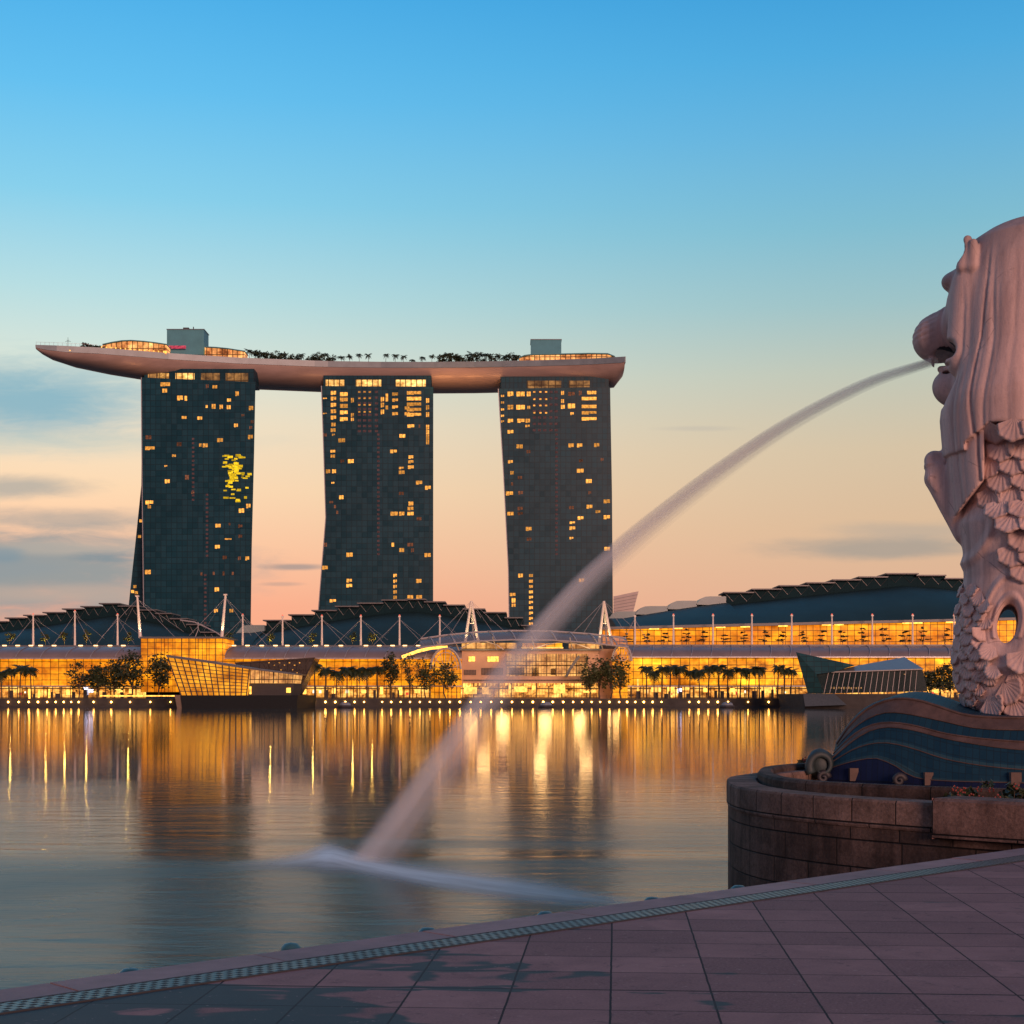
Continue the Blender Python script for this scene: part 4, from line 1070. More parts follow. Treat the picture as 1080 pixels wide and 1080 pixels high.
for i, px in enumerate((10.7, 48, 68, 91, 135, 242, 285, 330, 372, 392.5)):
    where = 'before the left stepped roof' if px < 200 else 'before the middle stepped roof'
    tr = broad_tree('roof_tree', '%s small uplit tree from the left %s' % (nth(i if px < 200 else i - 5), where), 'tree', 'small uplit trees on the gallery roofs', at(px, 584, zr), hpx(667 if i != 3 else 664, 584, zr), 3.4, 0.7, 420 + i, 220, 'leaf2', 0.4)
    l = bpy.data.lights.new('tree_uplight', 'POINT'); l.energy = 420; l.color = (1.0, 0.6, 0.12); l.shadow_soft_size = 0.2
    o = bpy.data.objects.new('tree_uplight', l); COL.objects.link(o); o.location = at(px, 582.2, zr + 1.6)
# roof slab the small trees and masts stand on
m = MB()
for a, b in ((-70, 148), (236, 470)):
    m.pbox(a, 684.5, b, 680.9, 574.5, 34)
o = tag(m.build('roof_terrace', MT['roof_lip']), 'dark flat terrace roofs behind the row of downlights', 'roof')

# ------------------------------------------------------------------ promenade: lamps, railing, floats
lamps = [8.6, 19.7, 30.2, 40, 49.7, 58.7, 67.2, 75, 83, 98.7, 117.3, 137.2, 158.5, 179.7, 314, 323, 331, 343.2, 353.6, 364.2, 374, 384, 403, 412.6, 422.6, 432.4, 442.8, 453.4, 463.8, 474.4, 485, 496.4, 507, 518, 529, 540, 551, 562, 573, 583, 594, 604.4, 614, 624, 633, 642.8, 653, 661.4, 670, 679, 688.3, 697.7, 727, 736.8, 747, 757, 767.8, 789, 810.7]
proto = None
YL = QY - 0.8
rl = random.Random(11)
for i, px in enumerate(lamps):
    c = P(px, 741, YL) ; c.z = 1.75
    lab = '%s glowing globe lamp from the left along the quay wall' % nth(i)
    if proto is None:
        proto = thing('quay_lamp', lab, 'lamp', c, 'globe lamps along the quay wall')
        m = MB(); m.ball(c, 0.30, 10, 7); m.build('globe', MT['lamp'], proto, True)
        m = MB(); m.box(c.x - 0.16, c.x + 0.16, c.y + 0.2, c.y + 0.55, c.z - 0.75, c.z - 0.3); m.tube(c + Vector((0, 0.1, -0.9)), c + Vector((0, 0, -0.4)), 0.12, n=6); m.build('bracket', MT['dark'], proto)
    else:
        dup(proto, c, lab, 0, rl.uniform(0.8, 1.12))
rt = thing('promenade_railing', 'dark metal railing along the top of the far quay', 'railing', at(500, QY + 0.3, 2.9))
m = MB()
for i in range(170):
    px = -40 + i * 6.6; a = at(px, QY + 0.3, 2.9); m.tube(a, a + Vector((0, 0, 1.1)), 0.05, n=4)
m.build('posts', MT['dark'], rt)
m = MB()
for z in (0.45, 0.8, 1.12): m.tube(at(-40, QY + 0.3, 2.9 + z), at(1090, QY + 0.3, 2.9 + z), 0.04, n=4)
m.build('rails', MT['dark'], rt)
MT['float'] = plain('float_plastic', (0.20, 0.23, 0.26), 0.5)
for px, where in ((364, 'near the palm row'), (576, 'before the atrium'), (767, 'before the long palm row')):
    c = P(px, 745, 500); c.z = 0
    t = thing('moored_float', 'small round grey float moored %s' % where, 'float', c, 'small floats moored off the quay')
    m = MB(); rows = [[c + Vector((math.cos(k * .6283) * r_, math.sin(k * .6283) * r_, z)) for k in range(10)] for r_, z in ((2.2, -.2), (2.5, .3), (2.3, .75), (1.5, 0.9), (0.05, .95))]
    m.grid(rows, 0, True); m.build('hull', MT['dark'], t)
    m = MB(); rows = [[c + Vector((math.cos(k * .6283) * r_, math.sin(k * .6283) * r_, z)) for k in range(10)] for r_, z in ((1.9, 0.75), (1.7, 1.35), (1.2, 1.7), (0.4, 1.85), (0.02, 1.9))]
    m.grid(rows, 0, True); m.build('canopy', MT['float'], t, True)

# ================================================================== the near shore
ZDK = 2.5                                  # paved deck, 1.6 m below the eye
EA = Vector((-2.80, 8.42)); EB = Vector((5.36, 16.25))
ed = (EB - EA).normalized(); en = Vector((-ed.y, ed.x))        # along the edge / out over the water
def edge(s, off=0.0, z=ZDK):
    q = EA + ed * s + en * off; return Vector((q.x, q.y, z))
TILE_ROT = math.atan(-110 / F)
def paving_mat():
    m, t, out = newmat('violet_granite_paving')
    co = t.new('ShaderNodeTexCoord').outputs['Object']
    v = t.mapping(co, (1, 1, 1), (0, 0, -TILE_ROT), (0.03, 0.18, 0))
    S = 0.54
    x, y, z = t.sep(v)
    cx = t.math('DIVIDE', x, S); cy = t.math('DIVIDE', y, S)
    wob = t.math('MULTIPLY', t.math('SUBTRACT', t.noise(v, 9.0, 3), 0.5), 0.012)
    fx = t.math('FRACT', t.math('ADD', cx, wob)); fy = t.math('FRACT', t.math('ADD', cy, wob))
    dxe = t.math('MINIMUM', fx, t.math('SUBTRACT', 1.0, fx)); dye = t.math('MINIMUM', fy, t.math('SUBTRACT', 1.0, fy))
    rowsel = t.math('FRACT', t.math('MULTIPLY', t.math('FLOOR', t.math('ADD', cy, 0.5)), 0.25))
    thick = t.math('LESS_THAN', rowsel, 0.1)
    wy = t.math('ADD', 0.011, t.math('MULTIPLY', thick, 0.011))
    jy = t.math('LESS_THAN', dye, wy); jx = t.math('LESS_THAN', dxe, 0.011)
    joint = t.math('MAXIMUM', jx, jy)
    wn = t.new('ShaderNodeTexWhiteNoise', noise_dimensions='3D')
    t.put(wn.inputs[0], t.comb(t.math('FLOOR', cx), t.math('FLOOR', cy), 0.0))
    fine = t.noise(v, 60, 4, 0.7); mid = t.noise(v, 2.2, 5, 0.65, 0.5)
    base = t.mix(t.mapr(wn.outputs[0], 0, 1), (0.155, 0.084, 0.088, 1), (0.34, 0.195, 0.19, 1))
    base = t.mix(t.mapr(mid, 0.35, 0.7, 0, 0.7), base, (0.12, 0.066, 0.072, 1))
    base = t.mix(t.mapr(fine, 0.35, 0.65, 0, 0.5), base, (0.36, 0.21, 0.20, 1))
    # puddled water: wet patches that pool along the joints, mostly toward the left
    wet_n = t.noise(t.mapping(v, (0.7, 1.5, 1)), 1.05, 3, 0.5, 0.7)
    region = t.mapr(x, 1.2, -1.4, 0, 0.22)
    pool = t.mapr(t.math('MINIMUM', dxe, dye), 0.0, 0.22, 0.07, 0.0)
    wet = t.mapr(t.math('ADD', t.math('ADD', wet_n, region), pool), 0.715, 0.75, 0, 1, True)
    base = t.mix(t.math('MULTIPLY', wet, 0.88), base, (0.026, 0.056, 0.062, 1))
    spots = t.noise(v, 7.0, 6, 0.75, 0.6)
    base = t.mix(t.mapr(spots, 0.58, 0.70, 0, 0.55), base, (0.055, 0.038, 0.044, 1))
    base = t.mix(t.mapr(t.noise(v, 23.0, 3, 0.6), 0.66, 0.72, 0, 0.5), base, (0.40, 0.30, 0.29, 1))
    base = t.mix(joint, base, (0.026, 0.019, 0.023, 1))
    b = t.new('ShaderNodeBsdfPrincipled')
    t.put(b.inputs['Base Color'], base)
    t.put(b.inputs['Roughness'], t.mapr(wet, 0, 1, 0.7, 0.6))
    t.put(b.inputs['Specular IOR Level'], t.mapr(wet, 0, 1, 0.10, 0.10))
    h = t.math('ADD', t.math('MULTIPLY', fine, 0.05), t.math('MULTIPLY', joint, -1.0))
    h = t.math('ADD', h, t.math('MULTIPLY', wn.outputs[0], 0.12))
    bn = t.new('ShaderNodeBump'); bn.inputs['Strength'].default_value = 0.5; bn.inputs['Distance'].default_value = 0.012
    t.put(bn.inputs['Height'], h); t.l.new(bn.outputs[0], b.inputs['Normal'])
    t.l.new(b.outputs[0], out.inputs[0])
    return m
PAVE = paving_mat()
m = MB()
a0, a1 = -16.0, 40.0
fr_ = [edge(a0, -0.62), edge(a1, -0.62), Vector((45, -25, ZDK)), Vector((-25, -25, ZDK))]
m.add(fr_, [(3, 2, 1, 0)])
structure(m.build('paved_deck', PAVE))
# coping along the water's edge, its joints square to the edge
m = MB(); s = a0
rc = random.Random(5); k = 0
while s < a1:
    L = 1.36
    dz_ = rc.uniform(-0.003, 0.003)
    p = [edge(s + 0.006, 0, ZDK + 0.004 + dz_), edge(s + L - 0.006, 0, ZDK + 0.004 + dz_), edge(s + L - 0.006, -0.36, ZDK + 0.004 + dz_), edge(s + 0.006, -0.36, ZDK + 0.004 + dz_)]
    m.prism(p, [q - Vector((0, 0, 0.3)) for q in p], k % 2)
    s += L; k += 1
cop0 = plain('violet_coping', (0.26, 0.145, 0.145), 0.6, 0, 0.25, 3, 0.3, 60); cop1 = plain('violet_coping_b', (0.225, 0.125, 0.128), 0.62, 0, 0.25, 3, 0.3, 60)
structure(m.build('kerb', [cop0, cop1]))
m = MB()
p = [edge(a0, -0.05, ZDK - 0.3), edge(a1, -0.05, ZDK - 0.3), edge(a1, -0.7, ZDK - 0.3), edge(a0, -0.7, ZDK - 0.3)]
m.prism(p, [Vector((q.x, q.y, -2)) for q in p])
structure(m.build('quay_wall', MT['quay']))
# the perforated strip drain between coping and paving
def grate_mat():
    m, t, out = newmat('perforated_steel_grate')
    uv = t.new('ShaderNodeUVMap').outputs[0]
    u, v, _ = t.sep(uv)
    row = t.math('FLOOR', t.math('DIVIDE', v, 0.052))
    uu = t.math('ADD', t.math('DIVIDE', u, 0.07), t.math('MULTIPLY', row, 0.5))
    fx = t.math('SUBTRACT', t.math('FRACT', uu), 0.5); fy = t.math('SUBTRACT', t.math('FRACT', t.math('DIVIDE', v, 0.052)), 0.5)
    d = t.math('MAXIMUM', t.math('MULTIPLY', t.math('ABSOLUTE', fx), 1.25), t.math('ABSOLUTE', fy))
    hole = t.math('LESS_THAN', d, 0.30)
    rim = t.mapr(d, 0.30, 0.44, 1.0, 0.0)
    b = t.new('ShaderNodeBsdfPrincipled')
    n = t.noise(uv, 3.0, 4, 0.6)
    steel = t.mix(t.mapr(n, 0.3, 0.7), (0.035, 0.070, 0.078, 1), (0.07, 0.12, 0.128, 1))
    steel = t.mix(t.math('MULTIPLY', rim, 0.35), steel, (0.17, 0.25, 0.26, 1))  # highlight on the hole rims painted as a paler steel colour
    t.put(b.inputs['Base Color'], t.mix(hole, steel, (0.014, 0.022, 0.025, 1)))
    t.put(b.inputs['Metallic'], t.math('MULTIPLY', t.math('SUBTRACT', 1.0, hole), 0.55))
    t.put(b.inputs['Roughness'], t.mapr(hole, 0, 1, 0.38, 0.9))
    bn = t.new('ShaderNodeBump'); bn.inputs['Strength'].default_value = 0.9; bn.inputs['Distance'].default_value = 0.012
    t.put(bn.inputs['Height'], t.math('SUBTRACT', rim, hole)); t.l.new(bn.outputs[0], b.inputs['Normal'])
    t.l.new(b.outputs[0], out.inputs[0])
    return m
dr = thing('drain_grate', 'long perforated steel drain grate running along the water edge of the paving', 'drain', edge(6, -0.49))
m = MB()
gp = [edge(a0, -0.375, ZDK + 0.007), edge(a1, -0.375, ZDK + 0.007), edge(a1, -0.605, ZDK + 0.007), edge(a0, -0.605, ZDK + 0.007)]
m.add(gp, [(3, 2, 1, 0)])
g = m.build('grate', grate_mat(), dr)
uvl = g.data.uv_layers.new(name='UVMap')
uvv = {0: (0, 0.23), 1: (a1 - a0, 0.23), 2: (a1 - a0, 0), 3: (0, 0)}
for li, lp in enumerate(g.data.loops): uvl.data[li].uv = uvv[lp.vertex_index]
m = MB()
for o_ in (-0.367, -0.613):
    p = [edge(a0, o_ + 0.008, ZDK + 0.009), edge(a1, o_ + 0.008, ZDK + 0.009), edge(a1, o_ - 0.006, ZDK + 0.009), edge(a0, o_ - 0.006, ZDK + 0.009)]
    m.prism(p, [q - Vector((0, 0, 0.2)) for q in p])
m.build('grate_frame', MT['dark'], dr)
# small blue-green light fittings hung just outside the edge
MT['fitting'] = plain('verdigris_fitting', (0.04, 0.13, 0.16), 0.4, 0.2, 0.3, 8)
def edge_s(px):
    best = min((abs(540 + F * edge(s / 20).x / edge(s / 20).y - px), s / 20) for s in range(-40, 400) if edge(s / 20).y > 1); return best[1]
for i, px in enumerate((152, 321, 467, 588, 703, 793)):
    s = edge_s(px); c = edge(s, 0.13, ZDK + 0.0)
    t = thing('edge_light', '%s blue-green dome light from the left on the outside of the paved edge' % nth(i), 'light fitting', c - Vector((0, 0, 0.2)), 'dome lights along the paved edge')
    m = MB(); rows = [[c + Vector((math.cos(k * .5236) * r_, math.sin(k * .5236) * r_, z)) for k in range(12)] for r_, z in ((0.06, -0.2), (0.075, -0.06), (0.066, -0.026 + 0.016 * (i == 1)), (0.04, -0.006 + 0.02 * (i == 1)), (0.004, -0.002 + 0.022 * (i == 1)))]
    m.grid(rows, 0, True); m.build('dome', MT['fitting'], t, True)
    m = MB(); q = edge(s, 0.0, ZDK - 0.2); m.tube(c - Vector((0, 0, .15)), q, 0.03, n=6); m.build('bracket', MT['dark'], t)

# ------------------------------------------------------------------ round stone planter wall
def smooth(pts, n):
    """Catmull-Rom through 2D points"""
    o = []
    for i in range(len(pts) - 1):
        p0 = pts[max(i - 1, 0)]; p1 = pts[i]; p2 = pts[i + 1]; p3 = pts[min(i + 2, len(pts) - 1)]
        for k in range(n):
            t = k / n
            o.append(tuple(0.5 * (2 * b + (c - a) * t + (2 * a - 5 * b + 4 * c - d) * t * t + (3 * b - a - 3 * c + d) * t ** 3) for a, b, c, d in zip(p0, p1, p2, p3)))
    o.append(tuple(pts[-1])); return o
def stone_mat(name, c0, c1, bw, bh, dirt=0.5):
    m, t, out = newmat(name)
    uv = t.new('ShaderNodeUVMap').outputs[0]
    co = t.new('ShaderNodeTexCoord').outputs['Object']
    br = t.new('ShaderNodeTexBrick'); t.put(br.inputs['Vector'], uv)
    br.inputs['Scale'].default_value = 1; br.inputs['Brick Width'].default_value = bw; br.inputs['Row Height'].default_value = bh
    br.inputs['Mortar Size'].default_value = 0.013; br.inputs['Mortar Smooth'].default_value = 0.7; br.offset = 0.37; br.squash = 1.35; br.squash_frequency = 2
    br.inputs['Color1'].default_value = c0; br.inputs['Color2'].default_value = c1; br.inputs['Mortar'].default_value = (0.012, 0.010, 0.010, 1)
    n = t.noise(co, 2.2, 6, 0.7, 0.3); f = t.noise(co, 26, 5, 0.75)
    u, v, _ = t.sep(uv)
    streak = t.noise(t.comb(t.math('MULTIPLY', u, 3.2), t.math('MULTIPLY', v, 0.35), 0.0), 1.0, 4, 0.6)
    k = t.math('MULTIPLY', t.mapr(n, 0.3, 0.7, 0.45, 1.4), t.mapr(streak, 0.35, 0.65, 1 - dirt, 1.15))
    k = t.math('MULTIPLY', k, t.mapr(f, 0.3, 0.7, 0.6, 1.4))
    sc = t.new('ShaderNodeVectorMath', operation='SCALE'); t.put(sc.inputs[0], br.outputs['Color']); t.put(sc.inputs['Scale'], k)
    b = t.new('ShaderNodeBsdfPrincipled'); t.put(b.inputs['Base Color'], sc.outputs[0]); b.inputs['Roughness'].default_value = 0.85; b.inputs['Specular IOR Level'].default_value = 0.25
    h = t.math('ADD', t.math('MULTIPLY', br.outputs['Fac'], -1.2), t.math('ADD', t.math('MULTIPLY', n, 0.5), t.math('MULTIPLY', f, 0.5)))
    bn = t.new('ShaderNodeBump'); bn.inputs['Strength'].default_value = 0.8; bn.inputs['Distance'].default_value = 0.03
    t.put(bn.inputs['Height'], h); t.l.new(bn.outputs[0], b.inputs['Normal']); t.l.new(b.outputs[0], out.inputs[0])
    return m
STONE = stone_mat('rough_stone_blocks', (0.070, 0.048, 0.041, 1), (0.150, 0.100, 0.084, 1), 0.74, 0.345)
COPE = stone_mat('stone_coping_blocks', (0.13, 0.088, 0.075, 1), (0.20, 0.135, 0.112, 1), 0.66, 3.0, 0.3)
ZW = 2.80
plan = [(7.6, 29.6), (6.2, 28.6), (5.0, 27.3), (4.1, 26.0), (3.5, 24.8), (3.27, 23.5), (3.22, 22.3), (3.42, 21.2), (3.95, 20.1), (4.65, 19.2), (5.45, 18.35), (6.4, 17.55), (7.6, 16.9), (9.4, 16.4), (12, 16.3), (15, 17.2)]
pl = smooth(plan, 5)
def offset(pl, d):
    o = []
    for i, p in enumerate(pl):
        a = Vector(pl[max(i - 1, 0)]); b = Vector(pl[min(i + 1, len(pl) - 1)]); tt = (b - a).normalized()
        o.append((p[0] - tt.y * d, p[1] + tt.x * d))
    return o                                  # d>0 is toward the inside
def ribbon(pl, prof, name, mat, par, sm=False):
    """sweep a profile [(inward offset, z)...] along the plan; UV: metres along, height"""
    lines = [[Vector((q[0], q[1], z)) for q in offset(pl, d)] for d, z in prof]
    m = MB(); m.grid(lines); o = m.build(name, mat, par, sm)
    L = [0.0]
    for i in range(1, len(pl)): L.append(L[-1] + (Vector(pl[i]) - Vector(pl[i - 1])).length)
    cum = [0.0]
    for a, b in zip(prof, prof[1:]): cum.append(cum[-1] + math.hypot(b[0] - a[0], b[1] - a[1]))
    uvl = o.data.uv_layers.new(name='UVMap'); n = len(pl)
    for li, lp in enumerate(o.data.loops):
        vi = lp.vertex_index; uvl.data[li].uv = (L[vi % n], -cum[vi // n] + 0.12)
    return o
wt = thing('planter_wall', 'rounded dark stone block wall standing in the water under the statue', 'wall', (5.5, 22, 0))
ribbon(pl, [(0.0, -0.6), (-0.0, ZW - 0.36)], 'wall', STONE, wt)
ribbon(pl, [(0.05, ZW - 0.37), (-0.012, ZW - 0.355), (-0.022, ZW - 0.33), (-0.022, ZW - 0.03), (-0.005, ZW), (0.42, ZW), (0.45, ZW - 0.04), (0.45, ZW - 0.6)], 'coping', COPE, wt)
# darker basin floor between the walls and a low inner kerb
inner = smooth([(8.5, 29.4), (6.6, 28.6), (5.3, 27.7), (4.35, 26.4), (3.93, 24.9), (3.80, 23.6), (3.86, 22.5), (4.15, 21.7), (4.62, 21.1), (5.25, 20.5), (5.87, 20.1), (7.5, 19.4), (10, 18.9), (13, 18.9)], 5)
ribbon(inner, [(0.0, ZW - 0.5), (0.0, ZW + 0.06), (0.03, ZW + 0.1), (0.20, ZW + 0.1), (0.23, ZW + 0.05), (0.23, ZW - 0.5)], 'inner_kerb', stone_mat('inner_kerb_stone', (0.07, 0.05, 0.045, 1), (0.09, 0.065, 0.055, 1), 1.0, 3.0), wt)
m = MB(); fl = offset(pl, 0.2)
m.add([Vector((q[0], q[1], ZW - 0.42)) for q in fl], [tuple(range(len(fl) - 1, -1, -1))])
m.build('basin_floor', plain('wet_basin_floor', (0.012, 0.012, 0.014), 0.5), wt)
# thicker coping block with a lower course at the right end of the wall
seg = [q for q in pl if q[1] < 18.75 and q[0] > 5.0]
ribbon(seg, [(-0.06, ZW - 0.42), (-0.14, ZW - 0.40), (-0.14, ZW + 0.035), (-0.10, ZW + 0.07), (0.46, ZW + 0.07), (0.48, ZW - 0.2)], 'heavy_coping', stone_mat('heavy_coping_stone', (0.14, 0.092, 0.08, 1), (0.20, 0.132, 0.112, 1), 1.25, 3.0, 0.3), wt)
m = MB()
a = offset(seg, -0.14)[0]; b = offset(seg, 0.46)[0]
m.add([Vector((a[0], a[1], ZW - 0.42)), Vector((a[0], a[1], ZW + 0.07)), Vector((b[0], b[1], ZW + 0.07)), Vector((b[0], b[1], ZW - 0.42))], [(0, 1, 2, 3)])
m.build('coping_end', cop1, wt)

# ------------------------------------------------------------------ the blue tiled wave plinth
def tile_mat(name, c, c2, line):
    m, t, out = newmat(name)
    co = t.new('ShaderNodeTexCoord').outputs['Object']
    uv = t.new('ShaderNodeUVMap').outputs[0]
    u, v, _ = t.sep(uv)
    s = 0.11
    fx = t.math('FRACT', t.math('DIVIDE', u, s)); fy = t.math('FRACT', t.math('DIVIDE', v, s * 1.6))
    jt = t.math('MAXIMUM', t.math('LESS_THAN', fx, 0.10), t.math('LESS_THAN', fy, 0.07))
    wn = t.new('ShaderNodeTexWhiteNoise', noise_dimensions='3D')
    t.put(wn.inputs[0], t.comb(t.math('FLOOR', t.math('DIVIDE', u, s)), t.math('FLOOR', t.math('DIVIDE', v, s * 1.6)), 0))
    n = t.noise(co, 2.5, 5, 0.65)
    f = t.math('ADD', t.math('MULTIPLY', wn.outputs[0], 0.55), t.math('MULTIPLY', n, 0.5))
    colr = t.mix(f, c, c2)
    b = t.new('ShaderNodeBsdfPrincipled'); t.put(b.inputs['Base Color'], t.mix(t.math('MULTIPLY', jt, 0.7), colr, line)); b.inputs['Roughness'].default_value = 0.6
    b.inputs['Specular IOR Level'].default_value = 0.14
    bn = t.new('ShaderNodeBump'); bn.inputs['Strength'].default_value = 0.35; bn.inputs['Distance'].default_value = 0.01
    t.put(bn.inputs['Height'], t.math('ADD', t.math('MULTIPLY', jt, -1), t.math('MULTIPLY', wn.outputs[0], 0.4))); t.l.new(bn.outputs[0], b.inputs['Normal'])
    t.l.new(b.outputs[0], out.inputs[0]); return m
TB = tile_mat('blue_tile', (0.005, 0.028, 0.055, 1), (0.012, 0.050, 0.082, 1), (0.01, 0.02, 0.03, 1))
TN = tile_mat('navy_tile', (0.006, 0.011, 0.045, 1), (0.010, 0.020, 0.065, 1), (0.006, 0.01, 0.02, 1))
TP = tile_mat('pale_blue_tile', (0.015, 0.055, 0.08, 1), (0.028, 0.075, 0.10, 1), (0.02, 0.03, 0.04, 1))
TS = plain('wave_band_stone', (0.088, 0.056, 0.048), 0.7, 0, 0.35, 4, 0.3, 40)
ZB = ZW - 0.42
curves = [  # (front-face rows from the crest down; photo columns/rows of each band edge)
    [(883, 785), (897, 764.5), (916, 747), (941.5, 737.5), (967, 738.5), (992, 746), (1023, 755), (1080, 757.5), (1200, 758)],
    [(883, 788), (904, 765), (929, 752.5), (954, 752.5), (992, 760), (1030, 768), (1080, 770), (1200, 771)],
    [(879, 795), (904, 772), (929, 762.5), (960, 764.5), (1007, 775.6), (1080, 782.5), (1200, 785)],
    [(875, 802), (904, 778), (929, 767.5), (960, 769.5), (1007, 781), (1080, 791), (1200, 795)],
    [(874.5, 804.5), (903, 787), (929, 780), (958, 784.5), (1007, 799), (1080, 808), (1200, 812)],
    [(874, 806), (902, 789.5), (929, 783.5), (957, 788), (1007, 803), (1080, 812), (1200, 816)],
    [(873.5, 809), (900, 800), (925, 796.5), (948, 804), (985, 820), (1080, 824), (1200, 828)],
    [(873, 811), (900, 803), (924, 800), (944, 808), (975, 822), (1080, 826), (1200, 830)],
    [(872, 823), (900, 824.5), (924, 825.5), (945, 826), (975, 828), (1080, 834), (1200, 842)]]
mats_row = [1, 0, 1, 0, 2, 0, 2, 3]       # 0 blue, 1 stone, 2 pale, 3 navy
def ybase(px): return float(np.interp(px, [870, 945, 1023, 1080, 1200], [26.7, 25.7, 24.9, 24.5, 24.0]))
cxs = [873, 877, 881, 885, 890, 897, 905, 915, 925, 935, 945, 955, 965, 975, 985, 995, 1007, 1020, 1035, 1050, 1065, 1080, 1110, 1150, 1200]
def cinterp(cv, f):      # f in 0..1 along the plinth, monotone in px
    xs = [c[0] for c in cv]
    px = xs[0] + (xs[-1] - xs[0]) * f
    pts = smooth([(x, y) for x, y in cv], 6)
    return px, float(np.interp(px, [p[0] for p in pts], [p[1] for p in pts]))
fs_ = [((x - 873) / (1200 - 873)) for x in cxs]
rows = []; mr = []
yb0 = 26.0
nC = len(curves)
for ci, cv in enumerate(curves):
    row = []
    for f in fs_:
        px, py = cinterp(cv, f)
        bx, by = cinterp(curves[-1], f); tx, ty = cinterp(curves[0], f)
        h = 0 if by == ty else (by - py) / (by - ty)
        Y = ybase(px) + 0.75 * h ** 1.6 + 0.02 * (1 if mats_row[min(ci, nC - 2)] == 1 else 0)
        row.append(P(px, py, Y))
    rows.append(row)
top = rows[0]
back1 = [p + Vector((0.05, 0.35, 0.03)) for p in top]
back2 = [p + Vector((0.5, 1.6, 0.02 + 0.16 * math.exp(-((p.x - 7.2) / 0.8) ** 2))) for p in top]
back3 = [p + Vector((1.0, 3.0, -0.05)) for p in top]
back4 = [Vector((p.x + 0.9, p.y + 3.9, ZB)) for p in top]
rows = [back4, back3, back2, back1] + rows + [[Vector((p.x, p.y - 0.03, ZB)) for p in rows[-1]]]
mr = [0, 0, 0, 0] + mats_row + [3]
pt = thing('wave_plinth', 'blue tiled wave-shaped plinth with beige bands under the statue', 'plinth', (8.5, 26.5, ZB))
def wave_part(i0, i1, name, mats, mirow):
    # subdivide rows for roundness
    R_ = []; M_ = []
    for i in range(i0, i1):
        nsub = 4
        for k in range(nsub):
            R_.append([a.lerp(b, k / nsub) for a, b in zip(rows[i], rows[i + 1])]); M_.append(mirow[i])
    R_.append(rows[i1])
    m = MB(); m.grid(R_, 0, False, M_)
    o = m.build(name, mats, pt, True)
    uvl = o.data.uv_layers.new(name='UVMap'); n = len(rows[0])
    Lc = [0.0]
    for i in range(1, n): Lc.append(Lc[-1] + (rows[-1][i] - rows[-1][i - 1]).length)
    vv = [0.0] * len(R_)
    for i in range(1, len(R_)): vv[i] = vv[i - 1] + (R_[i][12] - R_[i - 1][12]).length
    for li, lp in enumerate(o.data.loops):
        q = lp.vertex_index; uvl.data[li].uv = (Lc[q % n], vv[q // n])
    return o
wave_part(4, len(rows) - 1, 'wave_face', [TB, TS, TP, TN], mr)
wave_part(0, 4, 'wave_back', [TB], [0] * 20)
m = MB(); endp = [r[0] for r in rows]; m.add(endp, [tuple(range(len(endp)))]); m.build('wave_end', TB, pt)
# raised ridge lines between the bands
m = MB()
for ri, w_ in ((4, 0.024), (5, 0.014), (6, 0.014), (7, 0.014), (9, 0.010), (11, 0.009)):
    m.path([p + Vector((0, -0.006, 0.004)) for p in rows[ri]], w_, 5)
m.build('band_ridges', TS, pt, True)
# curled wave tip at the left end
m = MB(); m2 = MB()
c0 = P(864, 813, 26.75)
m.ball(c0 + Vector((0.02, 0.05, 0.12)), 0.23, 14, 9, 1.15)
for j in range(5):
    pts = []; rr = []
    for k in range(26):
        a = R(-35) + k * 0.235
        r_ = 0.23 * (1 - k / 40) ** 0.7 + 0.01
        pts.append(c0 + Vector((-math.cos(a) * r_ * 0.9 + 0.03 * j, -0.20 + 0.115 * j, math.sin(a) * r_ * 0.95 + 0.10)))
        rr.append(0.085 * (1 - k / 30))
    m.path(pts, rr, 8)
m.build('wave_curl', plain('pale_teal_curl', (0.026, 0.044, 0.050), 0.6, 0, 0.3, 4, 0.3, 40), pt, True)
SPI = plain('spiral_stone', (0.026, 0.026, 0.034), 0.6, 0, 0.3, 5)
for cx_, cy_, r_ in ((868, 820, 0.10), (948, 823, 0.10)):
    c = P(cx_, cy_, ybase(cx_) - 0.12); pts = []; rr = []; m2 = MB()
    for k in range(22):
        a = k * 0.42; q = r_ * (1 - k / 23)
        pts.append(c + Vector((math.cos(a) * q, -0.05 * (k / 22), math.sin(a) * q))); rr.append(0.055 * (1 - k / 40))
    m2.path(pts, rr, 7)
    m2.build('shell_spiral', SPI, pt, True)
pass
for cx_, cy_, s_ in ((901, 817, 9), (980, 821.5, 9), (1072, 823, 11)):
    m = MB(); Yn = ybase(cx_) - 0.01
    m.pbox(cx_ - s_ / 2, cy_ + s_ * 0.75, cx_ + s_ / 2, cy_ - s_ * 0.75, Yn, 0.12); m.build('niche_panel', TS, pt)

